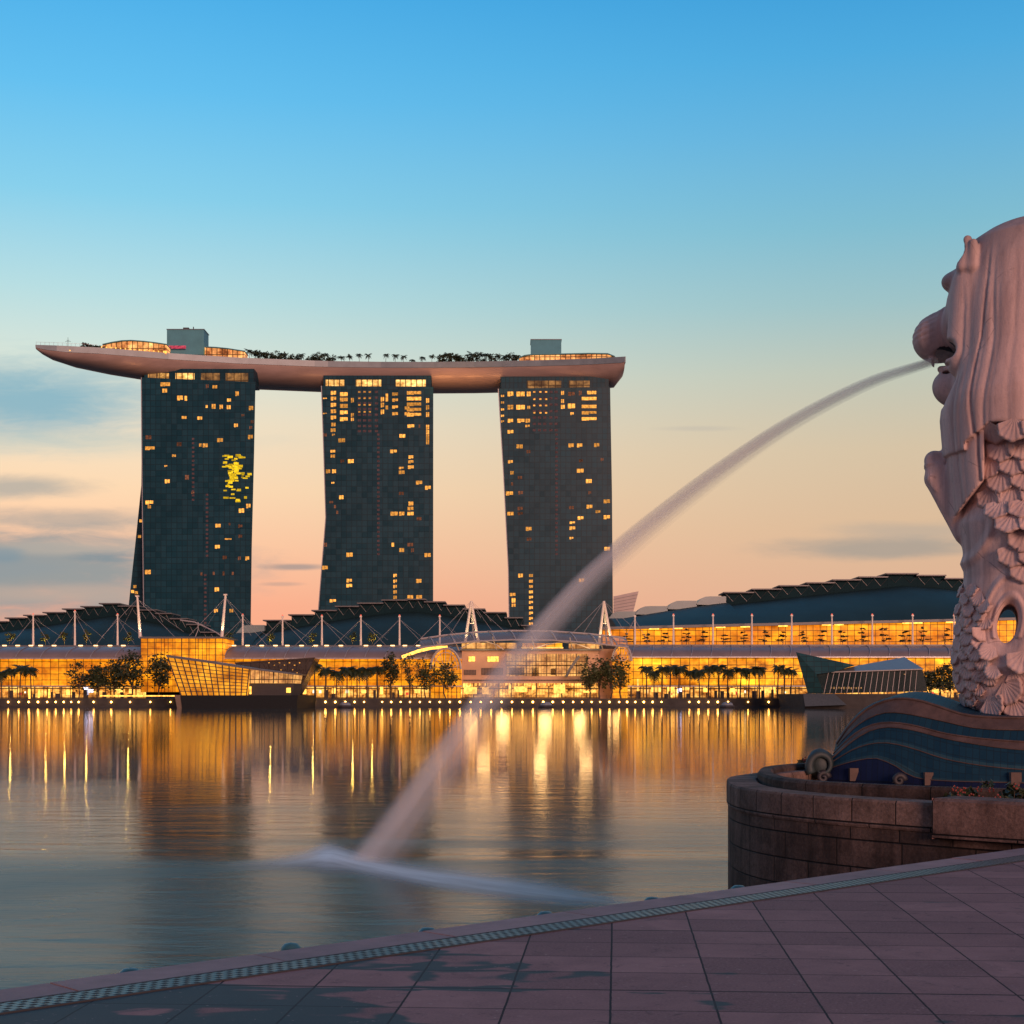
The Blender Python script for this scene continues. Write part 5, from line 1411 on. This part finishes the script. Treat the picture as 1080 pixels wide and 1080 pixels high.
# flowering plants in the basin
def bush(label, c, r_, n, seed, red):
    rnd = random.Random(seed)
    t = thing('flowering_plant', label, 'plant', c, 'plants in the basin')
    m = MB()
    for i in range(14):
        a = rnd.uniform(0, 6.28); m.tube(Vector(c), Vector(c) + Vector((math.cos(a) * r_ * 0.6, math.sin(a) * r_ * 0.6, r_ * rnd.uniform(0.6, 1.3))), 0.012, 0.005, 4)
    m.build('stems', MT['bark'], t)
    m = MB(); leafcloud(m, Vector(c) + Vector((0, 0, r_ * 0.75)), r_, r_, r_ * 0.75, n, 0.06, rnd, 0.8); m.build('leaves', MT['leaf'], t)
    if red:
        m = MB()
        for i in range(red):
            p = Vector(c) + Vector((rnd.gauss(0, r_ * 0.45), -abs(rnd.gauss(0, r_ * 0.5)), r_ * rnd.uniform(0.7, 1.5)))
            for k in range(5):
                a = k * 1.257 + rnd.random(); q = p + Vector((math.cos(a) * 0.03, -0.012, math.sin(a) * 0.03)); m.ball(q, 0.014, 6, 4)
        m.build('flowers', plain('red_petals', (0.20, 0.03, 0.02), 0.6, 0, 0.4, 9), t)
bush('leafy plant with red flowers behind the heavy coping block', onz(1040, 846, ZW) + Vector((0, 0.7, -0.3)), 0.30, 420, 1, 9)
bush('dark leafy plant at the right frame edge behind the coping', onz(1078, 848, ZW) + Vector((0.05, 0.5, -0.2)), 0.26, 380, 2, 4)
bush('dark leafy plant between the flowers and the blue wave', onz(1058, 844, ZW) + Vector((0.1, 1.2, -0.3)), 0.30, 360, 4, 2)
bush('tiny reddish plant by the curled wave tip', onz(842, 809, ZW) + Vector((0.1, 0.1, 0)), 0.10, 60, 3, 2)

# ------------------------------------------------------------------ the lion-headed fish statue
# Built as a signed distance field (one continuous stone body) and meshed with surface nets.
SY = 27.0
AZ0 = math.atan(500 / F)
KU, KV = 0.01572, 0.01644             # metres per design unit across / up
CA, SA = math.cos(R(29)), math.sin(R(29))
U0 = 1095.0
S_LOC = Vector(((1040 - 540) / F * SY, SY, H + (HY - 757) / F * SY))
S_ROT = -AZ0
def surface_nets(Fd, org, h):
    nx, ny, nz = Fd.shape
    S = Fd < 0
    c = np.zeros((nx - 1, ny - 1, nz - 1), np.int8)
    offs = [(i, j, k) for i in (0, 1) for j in (0, 1) for k in (0, 1)]
    for i, j, k in offs: c += S[i:nx - 1 + i, j:ny - 1 + j, k:nz - 1 + k]
    act = np.argwhere((c > 0) & (c < 8))
    idx = -np.ones(c.shape, np.int32); idx[act[:, 0], act[:, 1], act[:, 2]] = np.arange(len(act))
    V = np.zeros((len(act), 3)); N = np.zeros(len(act))
    for a in range(3):
        for p in (0, 1):
            for q in (0, 1):
                o0 = [0, 0, 0]; b1, b2 = [x for x in range(3) if x != a]
                o0[b1] = p; o0[b2] = q; o1 = list(o0); o1[a] = 1
                i0 = act + o0; i1 = act + o1
                f0 = Fd[i0[:, 0], i0[:, 1], i0[:, 2]]; f1 = Fd[i1[:, 0], i1[:, 1], i1[:, 2]]
                m_ = (f0 < 0) != (f1 < 0)
                t = np.where(m_, f0 / np.where(m_, f0 - f1, 1), 0)
                pt_ = i0.astype(float); pt_[:, a] += t
                V[m_] += pt_[m_]; N[m_] += 1
    V = V / N[:, None] * h + org
    faces = []
    for a in range(3):
        b1, b2 = [x for x in range(3) if x != a]
        sl0 = [slice(None)] * 3; sl1 = [slice(None)] * 3
        sl0[a] = slice(0, -1); sl1[a] = slice(1, None)
        ch = S[tuple(sl0)] != S[tuple(sl1)]
        e = np.argwhere(ch)
        ok = (e[:, b1] > 0) & (e[:, b2] > 0) & (e[:, b1] < Fd.shape[b1] - 1) & (e[:, b2] < Fd.shape[b2] - 1)
        e = e[ok]
        q = []
        for d1, d2 in ((-1, -1), (0, -1), (0, 0), (-1, 0)):
            g_ = e.copy(); g_[:, b1] += d1; g_[:, b2] += d2
            q.append(idx[g_[:, 0], g_[:, 1], g_[:, 2]])
        q = np.stack(q, 1)
        ins = S[e[:, 0], e[:, 1], e[:, 2]]
        flip = ins if a != 1 else ~ins
        q = np.where(flip[:, None], q, q[:, ::-1])
        faces.append(q[(q >= 0).all(1)])
    return V, np.concatenate(faces)

def smin(a, b, k):
    hh = np.clip(0.5 + 0.5 * (b - a) / k, 0, 1)
    return b * (1 - hh) + a * hh - k * hh * (1 - hh)
def smax(a, b, k): return -smin(-a, -b, k)
hs = 1.6
gp_ = np.arange(-150, 176, hs, dtype=np.float32)        # forward
gl_ = np.arange(-112, 113, hs, dtype=np.float32)        # sideways
gy_ = np.arange(222, 766, hs, dtype=np.float32)         # photo row (down)
p_, l_, y_ = np.meshgrid(gp_, gl_, gy_, indexing='ij')
la = np.abs(l_)
pxn = U0 - p_ * CA - la * SA                              # photo column of the near flank
pxt = U0 - p_ * CA - l_ * SA                              # true column
Ey = [234, 237, 243, 252, 265, 280, 300, 330, 360, 400, 420, 440, 469, 500, 520, 545, 580, 610, 628, 650, 690, 715, 735, 748, 756, 764]
Ev = [8, 33, 54, 70, 77, 79, 82, 85, 86, 92, 95.5, 98.5, 96, 93, 90, 86, 80, 79, 83, 87.5, 90, 88, 80, 68, 55, 40]
By = [234, 240, 255, 280, 330, 420, 545, 610, 690, 740, 764]
Bv = [8, 36, 58, 66, 74, 82, 72, 66, 76, 70, 44]
Et = np.interp(gy_, Ey, Ev); Bt = np.interp(gy_, By, Bv)
At = np.sqrt(np.maximum((Et ** 2 - SA ** 2 * Bt ** 2), 16) / CA ** 2)
A = At[None, None, :].astype(np.float32); B = Bt[None, None, :].astype(np.float32)
def column(inset):
    a = np.maximum(A - inset, 3); b = np.maximum(B - inset, 3)
    return (np.sqrt((p_ / a) ** 2 + (l_ / b) ** 2) - 1) * np.minimum(a, b)
th = np.arctan2(l_ / B, p_ / A)
tha = np.abs(th)
def ell(cp, cl, cy, rp, rl, ry_, l=None):
    l = la if l is None else l
    return (np.sqrt(((p_ - cp) / rp) ** 2 + ((l - cl) / rl) ** 2 + ((y_ - cy) / ry_) ** 2) - 1) * min(rp, rl, ry_)
def cap(a, b, ra, rb, sl=1.0):
    ax, al, ay = a; bx, bl, by = b
    dx_, dl_, dy_ = bx - ax, (bl - al), by - ay
    L2 = dx_ * dx_ + dl_ * dl_ + dy_ * dy_
    t = np.clip(((p_ - ax) * dx_ + (la - al) * dl_ + (y_ - ay) * dy_) / L2, 0, 1)
    return np.sqrt((p_ - ax - t * dx_) ** 2 + ((la - al - t * dl_) / sl) ** 2 + (y_ - ay - t * dy_) ** 2) - (ra + (rb - ra) * t)
# mane: hanging locks, long soft grooves
wave_ = 0.5 * np.sin(y_ / 57.0 + 3.1 * tha) + 0.25 * np.sin(y_ / 23.0 + 5 * tha)
g1 = np.abs(np.sin(tha * 6.5 + 0.35 * wave_ + 0.4)); g2 = np.abs(np.sin(tha * 15.0 + 0.8 * wave_))
fade = np.clip((y_ - 262) / 60, 0, 1)
g3 = np.abs(np.sin(tha * 4.1 - 0.25 * wave_ + 1.1))
groove = fade * (2.4 * (1 - g1) ** 4 + 0.8 * (1 - g2) ** 2 + 3.4 * np.clip(1 - g3 * 9, 0, 1))
mane0 = column(0.0) + groove
core = column(11.0)
bot_l = 545 - (pxn - 1007) * 1.07                         # left lock: slanting lower hem
bot_l = np.where(pxn < 1038, bot_l, 300)
bot_r = np.where(pxn < 1044, 471 - (pxn - 1020) * 0.62, 456.5 + (pxn - 1044) * 0.08)
bot_r = np.where(pxn < 1019, 480, bot_r)
face_edge = np.interp(gy_, [234, 262, 285, 330, 375, 400, 425, 440], [1000, 1026, 1017, 1019, 1017, 1010, 996, 980])[None, None, :]
open_ = np.clip((face_edge - pxn) / 3.0, 0, 1) * 13.0          # the face stands free of the mane
lock_l = smax(column(-3.5 * np.clip((y_ - 440) / 40, 0, 1)) + groove + open_, y_ - bot_l, 2.0)
lock_r = smax(column(-7.0) + 7.0 * np.clip((430 - y_) / 60, 0, 1) + groove + open_, y_ - bot_r, 2.0)
mane = np.minimum(lock_l, lock_r)
# smooth belly below the mane, full body again at the fan-folded foot
full = column(0.0)
kb = np.clip((y_ - 530) / 22, 0, 1)
belly = core * (1 - kb) + full * kb
d = np.minimum(belly, mane)
# face
d = smin(d, ell(62, 0, 318, 42, 50, 46), 10)
cheek = cap((56, 36, 300), (62, 40, 376), 25, 25)
d = smin(d, cheek, 10)
muz = smin(ell(123, 0, 343, 27, 34, 25), cap((118, 0, 338), (78, 0, 330), 25, 30, 1.15), 8)
whisk = np.clip((p_ - 104) / 14, 0, 1) * np.clip((352 - y_) / 10, 0, 1) * np.clip((la - 4) / 8, 0, 1)
muz = muz + whisk * 1.1 * np.maximum(0, np.sin((y_ - 0.25 * p_) * 0.95)) + 2.4 * np.clip(1 - np.abs(p_ - 103) / 4.0, 0, 1) * (la > 4)
d = smin(d, muz, 5)
brow = smin(ell(87, 17, 289.5, 17, 24, 12), cap((82, 20, 287), (60, 40, 283), 11, 12), 6)
d = smin(d, brow, 3)
eye = ell(80, 23, 306, 9, 8, 7.5); d = smin(d, eye, 2)
jaw = smin(ell(106, 0, 397.5, 19, 27, 19), cap((98, 0, 400), (58, 0, 402), 19, 32, 1.25), 9)
d = smin(d, jaw, 8)
# open mouth, lips and tongue
ytop = np.interp(gp_, [40, 62, 88, 100, 112, 122, 160], [361, 359, 357, 357.5, 362, 369, 376])[:, None, None]
ylow = np.interp(gp_, [40, 66, 90, 120, 160], [375, 377, 378.5, 378, 380])[:, None, None]
slot = np.maximum(np.maximum(ytop - y_, y_ - ylow), 96 - p_)
corner = np.maximum(np.maximum((np.sqrt(((pxn - 994.5) / 14.5) ** 2 + ((y_ - 369) / 12.5) ** 2) - 1) * 11.0, 35 - p_), y_ - 378.5)
slot = np.minimum(slot, corner)
d = smax(d, -slot, 1.5)
tongue = ell(92, 0, 379, 22, 15, 4.5); d = smin(d, tongue, 1.5)
lip = cap((97, 19, 381), (112, 14, 378.5), 4.0, 3.6); d = smin(d, lip, 2)
tooth = cap((121, 17, 364), (119.5, 16.5, 375.5), 4.2, 1.0); d = np.minimum(d, tooth)
gap_ = np.sqrt(((pxt - 997.5) / 4.8) ** 2 + ((y_ - 384.2) / 1.9) ** 2) - 1
d = smax(d, -gap_ * 1.9 - np.where((p_ > 70) & (p_ < 125), 0, 99), 0.5)
# ears
ear = smin(cap((58, 50, 284), (56, 52, 256), 11, 4.5, 1.25), cap((46, 54, 286), (47, 56, 262), 10, 4.5), 4)
ear = smax(ear, -ell(62, 56, 268, 6, 7, 11), 2)
d = smin(d, ear, 2)
# front fins like short paws beside the chest
fin = smin(cap((110, 30, 480), (107, 30, 500), 11.0, 11.5, 1.15), cap((107, 30, 500), (76, 28, 562), 12.5, 9, 1.3), 4)
fin = fin + 0.9 * np.maximum(0, np.sin(la * 0.9 + y_ * 0.05)) * np.clip((y_ - 482) / 10, 0, 1) - 1.2 * np.clip(1 - np.abs(y_ - 484 - 0.15 * (p_ - 105) ** 2 * 0.1) / 3, 0, 1)
fin = smin(fin, cap((100, 30, 490), (78, 30, 540), 10, 10, 1.2), 5)
d = smin(d, fin, 6)
# a curved fin plate that sweeps over the belly
e1 = np.sqrt(((pxn - 1012) / 42) ** 2 + ((y_ - 540) / 62) ** 2)
plate = np.where((pxn > 1012) & (y_ > 535), np.clip(1 - np.abs(e1 - 0.86) / 0.14, 0, 1), 0)
d = d - 3.0 * plate * (np.abs(d) < 14)
# tail loop: ribs around the opening, then the opening itself
ro = np.sqrt(((pxt - 1062 + (y_ - 660) * 0.12) / 10.5) ** 2 + ((y_ - 660) / 20) ** 2)
near = (l_ + 0.55 * -p_ * 0 > -10)
rib = np.where((ro > 1.05) & (ro < 3.4) & (y_ < 676), np.maximum(0, np.sin((ro - 1.05) * 5.2)), 0) * np.clip((3.4 - ro) / 1.2, 0, 1)
d = d - 3.4 * rib * (np.abs(d) < 16) * near
d = d + 5.0 * np.clip((1.9 - ro) / 0.9, 0, 1) * near
d = smax(d, -(ro - 1) * 9.0, 3.0)
# rolled fold across the lower body
fold = np.clip(1 - np.abs(y_ - (700 + 0.25 * (1075 - pxn))) / 9, 0, 1) * (pxn > 1040) * (pxn < 1110)
d = d - 3.0 * fold * (np.abs(d) < 12)
# flatten the base
d = smax(d, y_ - 757.5, 2)
V, Q = surface_nets(d.astype(np.float64), np.array([gp_[0], gl_[0], gy_[0]]), hs)
del p_, l_, y_, la, pxn, pxt, th, tha, wave_, g1, g2, groove, mane0, core, full, belly, mane, lock_l, lock_r, e1, plate, ro, rib, fold, slot
def stat(p, l, y):
    return ((U0 - 1040 - p * CA - l * SA) * KU, (p * SA - l * CA) * KU, (757 - y) * KV)
VV = np.stack(stat(V[:, 0], V[:, 1], V[:, 2]), 1)
def statue_stone():
    m, t, out = newmat('weathered_pale_stone')
    co = t.new('ShaderNodeTexCoord').outputs['Object']
    n = t.noise(t.mapping(co, (1, 1, 0.35)), 1.6, 6, 0.65, 0.4)
    st = t.noise(t.mapping(co, (5.5, 5.5, 0.28)), 1.0, 5, 0.6, 0.2)
    f = t.noise(co, 34, 4, 0.7)
    x, y, z = t.sep(co)
    c = t.mix(t.mapr(n, 0.32, 0.68), (0.60, 0.44, 0.41, 1), (0.78, 0.59, 0.54, 1))
    c = t.mix(t.mapr(st, 0.45, 0.66, 0, 0.55), c, (0.33, 0.24, 0.23, 1))
    blot = t.noise(t.mapping(co, (1.6, 1.6, 0.5)), 2.4, 7, 0.72, 0.5)
    c = t.mix(t.mapr(blot, 0.57, 0.70, 0, 0.38), c, (0.20, 0.16, 0.155, 1))
    crown_ = t.math('MULTIPLY', t.mapr(t.math('ADD', z, t.math('MULTIPLY', n, 1.6)), 8.2, 9.3, 0, 0.65, True), 1.0)
    c = t.mix(crown_, c, (0.20, 0.165, 0.17, 1))
    vo = t.new('ShaderNodeTexVoronoi', feature='DISTANCE_TO_EDGE'); t.put(vo.inputs['Vector'], t.mapping(co, (1, 1, 0.8))); vo.inputs['Scale'].default_value = 0.9
    crack = t.math('MULTIPLY', t.math('LESS_THAN', vo.outputs['Distance'], 0.006), t.mapr(n, 0.5, 0.6))
    c = t.mix(t.math('MULTIPLY', crack, 0.5), c, (0.12, 0.08, 0.08, 1))
    c = t.mix(t.mapr(f, 0.4, 0.7, 0, 0.25), c, (0.36, 0.26, 0.25, 1))
    b = t.new('ShaderNodeBsdfPrincipled'); t.put(b.inputs['Base Color'], c); b.inputs['Roughness'].default_value = 0.75; b.inputs['Specular IOR Level'].default_value = 0.3
    bn = t.new('ShaderNodeBump'); bn.inputs['Strength'].default_value = 0.5; bn.inputs['Distance'].default_value = 0.02
    t.put(bn.inputs['Height'], t.math('ADD', t.math('MULTIPLY', f, 0.8), t.math('MULTIPLY', st, 1.0)))
    t.l.new(bn.outputs[0], b.inputs['Normal'])
    t.l.new(b.outputs[0], out.inputs[0]); return m
SST = statue_stone()
su = thing('lion_fish_statue', 'tall pale stone statue with lion head and scaled fish body spouting water', 'statue', S_LOC)
su.rotation_euler = (0, 0, S_ROT)
me = bpy.data.meshes.new('body')
me.from_pydata(VV.tolist(), [], Q.tolist()); me.materials.append(SST); me.materials.append(plain('mouth_shade', (0.05, 0.04, 0.045), 0.8, 0, 0.4, 6))
qc = V[Q].mean(1)
qpx = U0 - qc[:, 0] * CA - np.abs(qc[:, 1]) * SA
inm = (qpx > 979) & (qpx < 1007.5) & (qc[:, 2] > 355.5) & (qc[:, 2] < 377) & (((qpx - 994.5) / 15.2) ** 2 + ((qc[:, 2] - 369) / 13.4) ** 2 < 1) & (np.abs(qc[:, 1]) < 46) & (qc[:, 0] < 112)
me.polygons.foreach_set('material_index', inm.astype(np.int32))  # shade inside the mouth painted as a dark colour on its faces
me.polygons.foreach_set('use_smooth', [True] * len(Q)); me.update()
bo = bpy.data.objects.new('body', me); COL.objects.link(bo); bo.parent = su
bvh = BVHTree.FromPolygons(VV.tolist(), Q.tolist())
def surf_at(px, y, far=False):
    """the statue surface seen at this photo column/row, in statue space (ray along the view)"""
    o = Vector(((px - 1040) * KU, -6, (757 - y) * KV))
    return bvh.ray_cast(o, Vector((0, 1, 0)))
def scale(m, px, y, L, W, lift, tilt=0.0, ribs=9, nr=7, na=33, rnd=random):
    loc, nor, _, _ = surf_at(px, y)
    if loc is None or nor is None: return
    n = Vector(nor)
    if n.y > 0: n = -n
    down = Vector((math.sin(tilt), 0, -math.cos(tilt))); down = (down - n * down.dot(n)).normalized()
    sd_ = down.cross(n)
    rows = []
    for i in range(nr + 1):
        r_ = i / nr
        row = []
        for k in range(na):
            f = -1 + 2 * k / (na - 1)
            a = f * R(82)
            rr = r_ * (1 + 0.03 * math.cos(ribs * a * 1.05) * r_)
            out_ = lift * (0.15 + 0.85 * r_ ** 1.3) * (1 - 0.35 * f * f) + lift * 0.09 * r_ ** 0.7 * math.cos(ribs * 2 * a)
            row.append(loc + down * (rr * max(0.0, math.cos(a)) ** 0.62 * L) + sd_ * (rr * math.sin(a) * W) + n * out_)
        rows.append(row)
    rows.append([q - n * lift * 1.25 - (q - loc) * 0.10 for q in rows[-1]])
    m.grid(rows)
rs = random.Random(9)
m = MB()
def inreg(px, y):            # big scales on the flank
    if y < 462: return False
    if y < 690: return px > float(np.interp(y, [462, 485, 512, 540, 570, 600, 690], [1037, 1033, 1033, 1046, 1055, 1071, 1200]))
    return px > float(np.interp(y, [690, 710, 730, 757], [1082, 1056, 1038, 1030]))
rowi = 0
y = 456.0
while y < 690:
    x = 1020.0 + (rowi % 2) * 12
    while x < 1196:
        if inreg(x, y + 8): scale(m, x + rs.uniform(-1.5, 1.5), y + rs.uniform(-1, 1), 0.40, 0.29, 0.078, R(-8) + rs.uniform(-.1, .1), 7)
        x += 24
    y += 15.5; rowi += 1
m.build('flank_scales', SST, su, True, False); m = MB()
while y < 752:
    x = 1016.0 + (rowi % 2) * 15
    while x < 1196:
        if inreg(x, y): scale(m, x + rs.uniform(-2, 2), y, 0.42, 0.28, 0.07, R(40), 9)
        x += 25
    y += 15; rowi += 1
m.build('tail_scales', SST, su, True, False)
m = MB(); rowi = 0; y = 616.0           # small ribbed fans around the foot
while y < 752:
    x = 1000.0 + (rowi % 2) * 8
    xr = float(np.interp(y, [614, 630, 665, 700, 725, 752], [1034, 1040, 1046, 1056, 1040, 1034]))
    xl = float(np.interp(y, [616, 650, 690, 715, 735, 752], [1013, 1008, 1006, 1008, 1014, 1026]))
    while x < xr:
        if x > xl: scale(m, x + rs.uniform(-2.5, 2.5), y + rs.uniform(-2, 2), 0.27 + rs.uniform(-.03, .05), 0.19, 0.058, R(-28) + rs.uniform(-.3, .3), 8, 5, 33)
        x += 13.5
    y += 9.5; rowi += 1
m.build('fan_folds', SST, su, True, False)

# ------------------------------------------------------------------ the water jet: spray shells around one falling path
JP = [(986, 380, 27.75), (960, 388, 28.3), (930, 397.5, 29.0), (900, 410, 29.7), (860, 430, 30.6), (820, 453, 31.5), (780, 479.5, 32.3), (740, 508, 33.1), (700, 538.5, 33.9), (660, 571, 34.6),
      (620, 607, 35.3), (590, 638, 35.8), (560, 672, 36.3), (530, 708, 36.8), (500, 748, 37.3), (470, 790, 37.7), (440, 832, 38.1), (415, 866, 38.3), (392, 896, 38.5), (380, 911, 38.55)]
def jetmat(name, dens, nsc, col=(0.92, 0.86, 0.82, 1)):
    """fine spray: thin where the eye crosses little of it, streaked along the flow, thinning as it falls"""
    m, t, out = newmat(name)
    uv = t.new('ShaderNodeUVMap').outputs[0]
    u, v, _ = t.sep(uv)
    lw_ = t.new('ShaderNodeLayerWeight'); lw_.inputs[0].default_value = 0.5
    fac = t.math('SUBTRACT', 1.0, lw_.outputs['Facing'])
    fac = t.math('POWER', fac, 1.5)
    n = t.noise(t.comb(t.math('MULTIPLY', u, 3.0), t.math('MULTIPLY', v, 16.0), 0.0), nsc, 4, 0.6)
    a = t.math('MULTIPLY', fac, t.mapr(n, 0.3, 0.7, 0.55, 1.35))
    dn = t.ramp(u, dens)
    a = t.math('MULTIPLY', a, dn, clamp=True)
    d1 = t.new('ShaderNodeBsdfDiffuse'); d1.inputs[0].default_value = col
    d2 = t.new('ShaderNodeBsdfTranslucent'); d2.inputs[0].default_value = col
    mx = t.new('ShaderNodeMixShader'); mx.inputs[0].default_value = 0.5; t.l.new(d1.outputs[0], mx.inputs[1]); t.l.new(d2.outputs[0], mx.inputs[2])
    tr = t.new('ShaderNodeBsdfTransparent')
    m2 = t.new('ShaderNodeMixShader'); t.put(m2.inputs[0], a); t.l.new(tr.outputs[0], m2.inputs[1]); t.l.new(mx.outputs[0], m2.inputs[2])
    t.l.new(m2.outputs[0], out.inputs[0]); return m
def g_(v): return (v, v, v, 1)
jt_ = thing('water_jet', 'long arching jet of spray from the statue mouth down to the bay', 'water jet', P(*JP[0]))
sp = smooth(JP, 5)
def jet(name, radf, off, mat):
    m = MB(); pts = []; rr = []
    N_ = len(sp)
    for i, q in enumerate(sp):
        f = i / (N_ - 1); p = P(*q)
        a = P(*sp[max(i - 1, 0)]); b = P(*sp[min(i + 1, N_ - 1)]); dr_ = (b - a).normalized()
        r_ = radf(f)
        dn = Vector((0, 0, -1)); dn = (dn - dr_ * dn.dot(dr_)).normalized()
        pts.append(p + dn * off * r_); rr.append(r_)
    m.path(pts, rr, 20)
    m.f = m.f[:-2]; m.m = m.m[:-2]
    o = m.build(name, mat, jt_, True)
    uvl = o.data.uv_layers.new(name='UVMap')
    for poly in o.data.polygons:
        for li in poly.loop_indices:
            vi = o.data.loops[li].vertex_index
            k = vi % 20
            uvl.data[li].uv = (min(0.999, (vi // 20) / (N_ - 1)), abs(k - 10) / 20)
jet('core_stream', lambda f: 0.075 + 0.19 * f ** 0.95, 0.0, jetmat('jet_core', [(0, g_(0.75)), (0.15, g_(0.55)), (0.45, g_(0.36)), (0.7, g_(0.26)), (1, g_(0.2))], 1.0))
jet('spray', lambda f: 0.085 + 0.42 * f ** 1.2, 0.25, jetmat('jet_spray', [(0, g_(0.40)), (0.2, g_(0.30)), (0.5, g_(0.26)), (0.75, g_(0.23)), (1, g_(0.18))], 0.7))
jet('mist', lambda f: 0.085 + 0.66 * f ** 1.5, 0.40, jetmat('jet_mist', [(0, g_(0.12)), (0.25, g_(0.13)), (0.6, g_(0.17)), (0.85, g_(0.17)), (1, g_(0.16))], 0.5))

# churned white water running from the splash toward the deck
def foammat():
    m, t, out = newmat('churned_foam')
    uv = t.new('ShaderNodeUVMap').outputs[0]
    u, v, _ = t.sep(uv)
    n = t.noise(t.comb(t.math('MULTIPLY', u, 3.0), t.math('MULTIPLY', v, 6.0), 0.0), 1.6, 5, 0.6, 0.2)
    vv = t.math('MULTIPLY', t.math('SUBTRACT', v, 0.55), t.math('SUBTRACT', v, 0.55))
    prof = t.math('POWER', t.mapr(t.math('SQRT', vv), 0.0, 0.44, 1.0, 0.0, True), 1.5)
    ends = t.ramp(u, [(0, g_(0)), (0.10, g_(0.25)), (0.20, g_(0.6)), (0.27, g_(0.95)), (0.4, g_(0.8)), (0.6, g_(0.72)), (0.82, g_(0.5)), (1, g_(0))])
    a = t.math('MULTIPLY', t.math('MULTIPLY', prof, ends), t.mapr(n, 0.25, 0.75, 0.75, 1.3), clamp=True)
    d1 = t.new('ShaderNodeBsdfDiffuse'); d1.inputs[0].default_value = (0.88, 0.95, 0.93, 1)
    tr = t.new('ShaderNodeBsdfTransparent')
    mx = t.new('ShaderNodeMixShader'); t.put(mx.inputs[0], a); t.l.new(tr.outputs[0], mx.inputs[1]); t.l.new(d1.outputs[0], mx.inputs[2])
    t.l.new(mx.outputs[0], out.inputs[0]); return m
fpx = [(230, 914, 5), (280, 911, 10), (320, 907, 15), (345, 905, 20), (375, 909, 17), (410, 916, 15), (450, 923, 16), (500, 930, 18), (550, 937, 18), (600, 944, 16), (650, 951, 11), (690, 957, 5)]
fp = smooth(fpx, 6)
m = MB(); rows = []
for i, (x, y, wd) in enumerate(fp):
    f = i / (len(fp) - 1)
    row = []
    for k in range(13):
        v = k / 12
        hump = math.sin(math.pi * v) ** 1.5 * (0.02 + 0.09 * math.exp(-((x - 345) / 28) ** 2))
        yy = y - 1.35 * wd + 2.7 * wd * v
        q = onz(x, yy, 0.0); q.z = 0.012 + hump
        row.append(q)
    rows.append(row)
m.grid(rows)
fo = tag(m.build('foam_streak', foammat(), None, True), 'pale streak of churned foam on the water where the jet lands', 'foam', None, 'stuff')
uvl = fo.data.uv_layers.new(name='UVMap')
for li, lp in enumerate(fo.data.loops): uvl.data[li].uv = ((lp.vertex_index // 13) / (len(fp) - 1), (lp.vertex_index % 13) / 12)
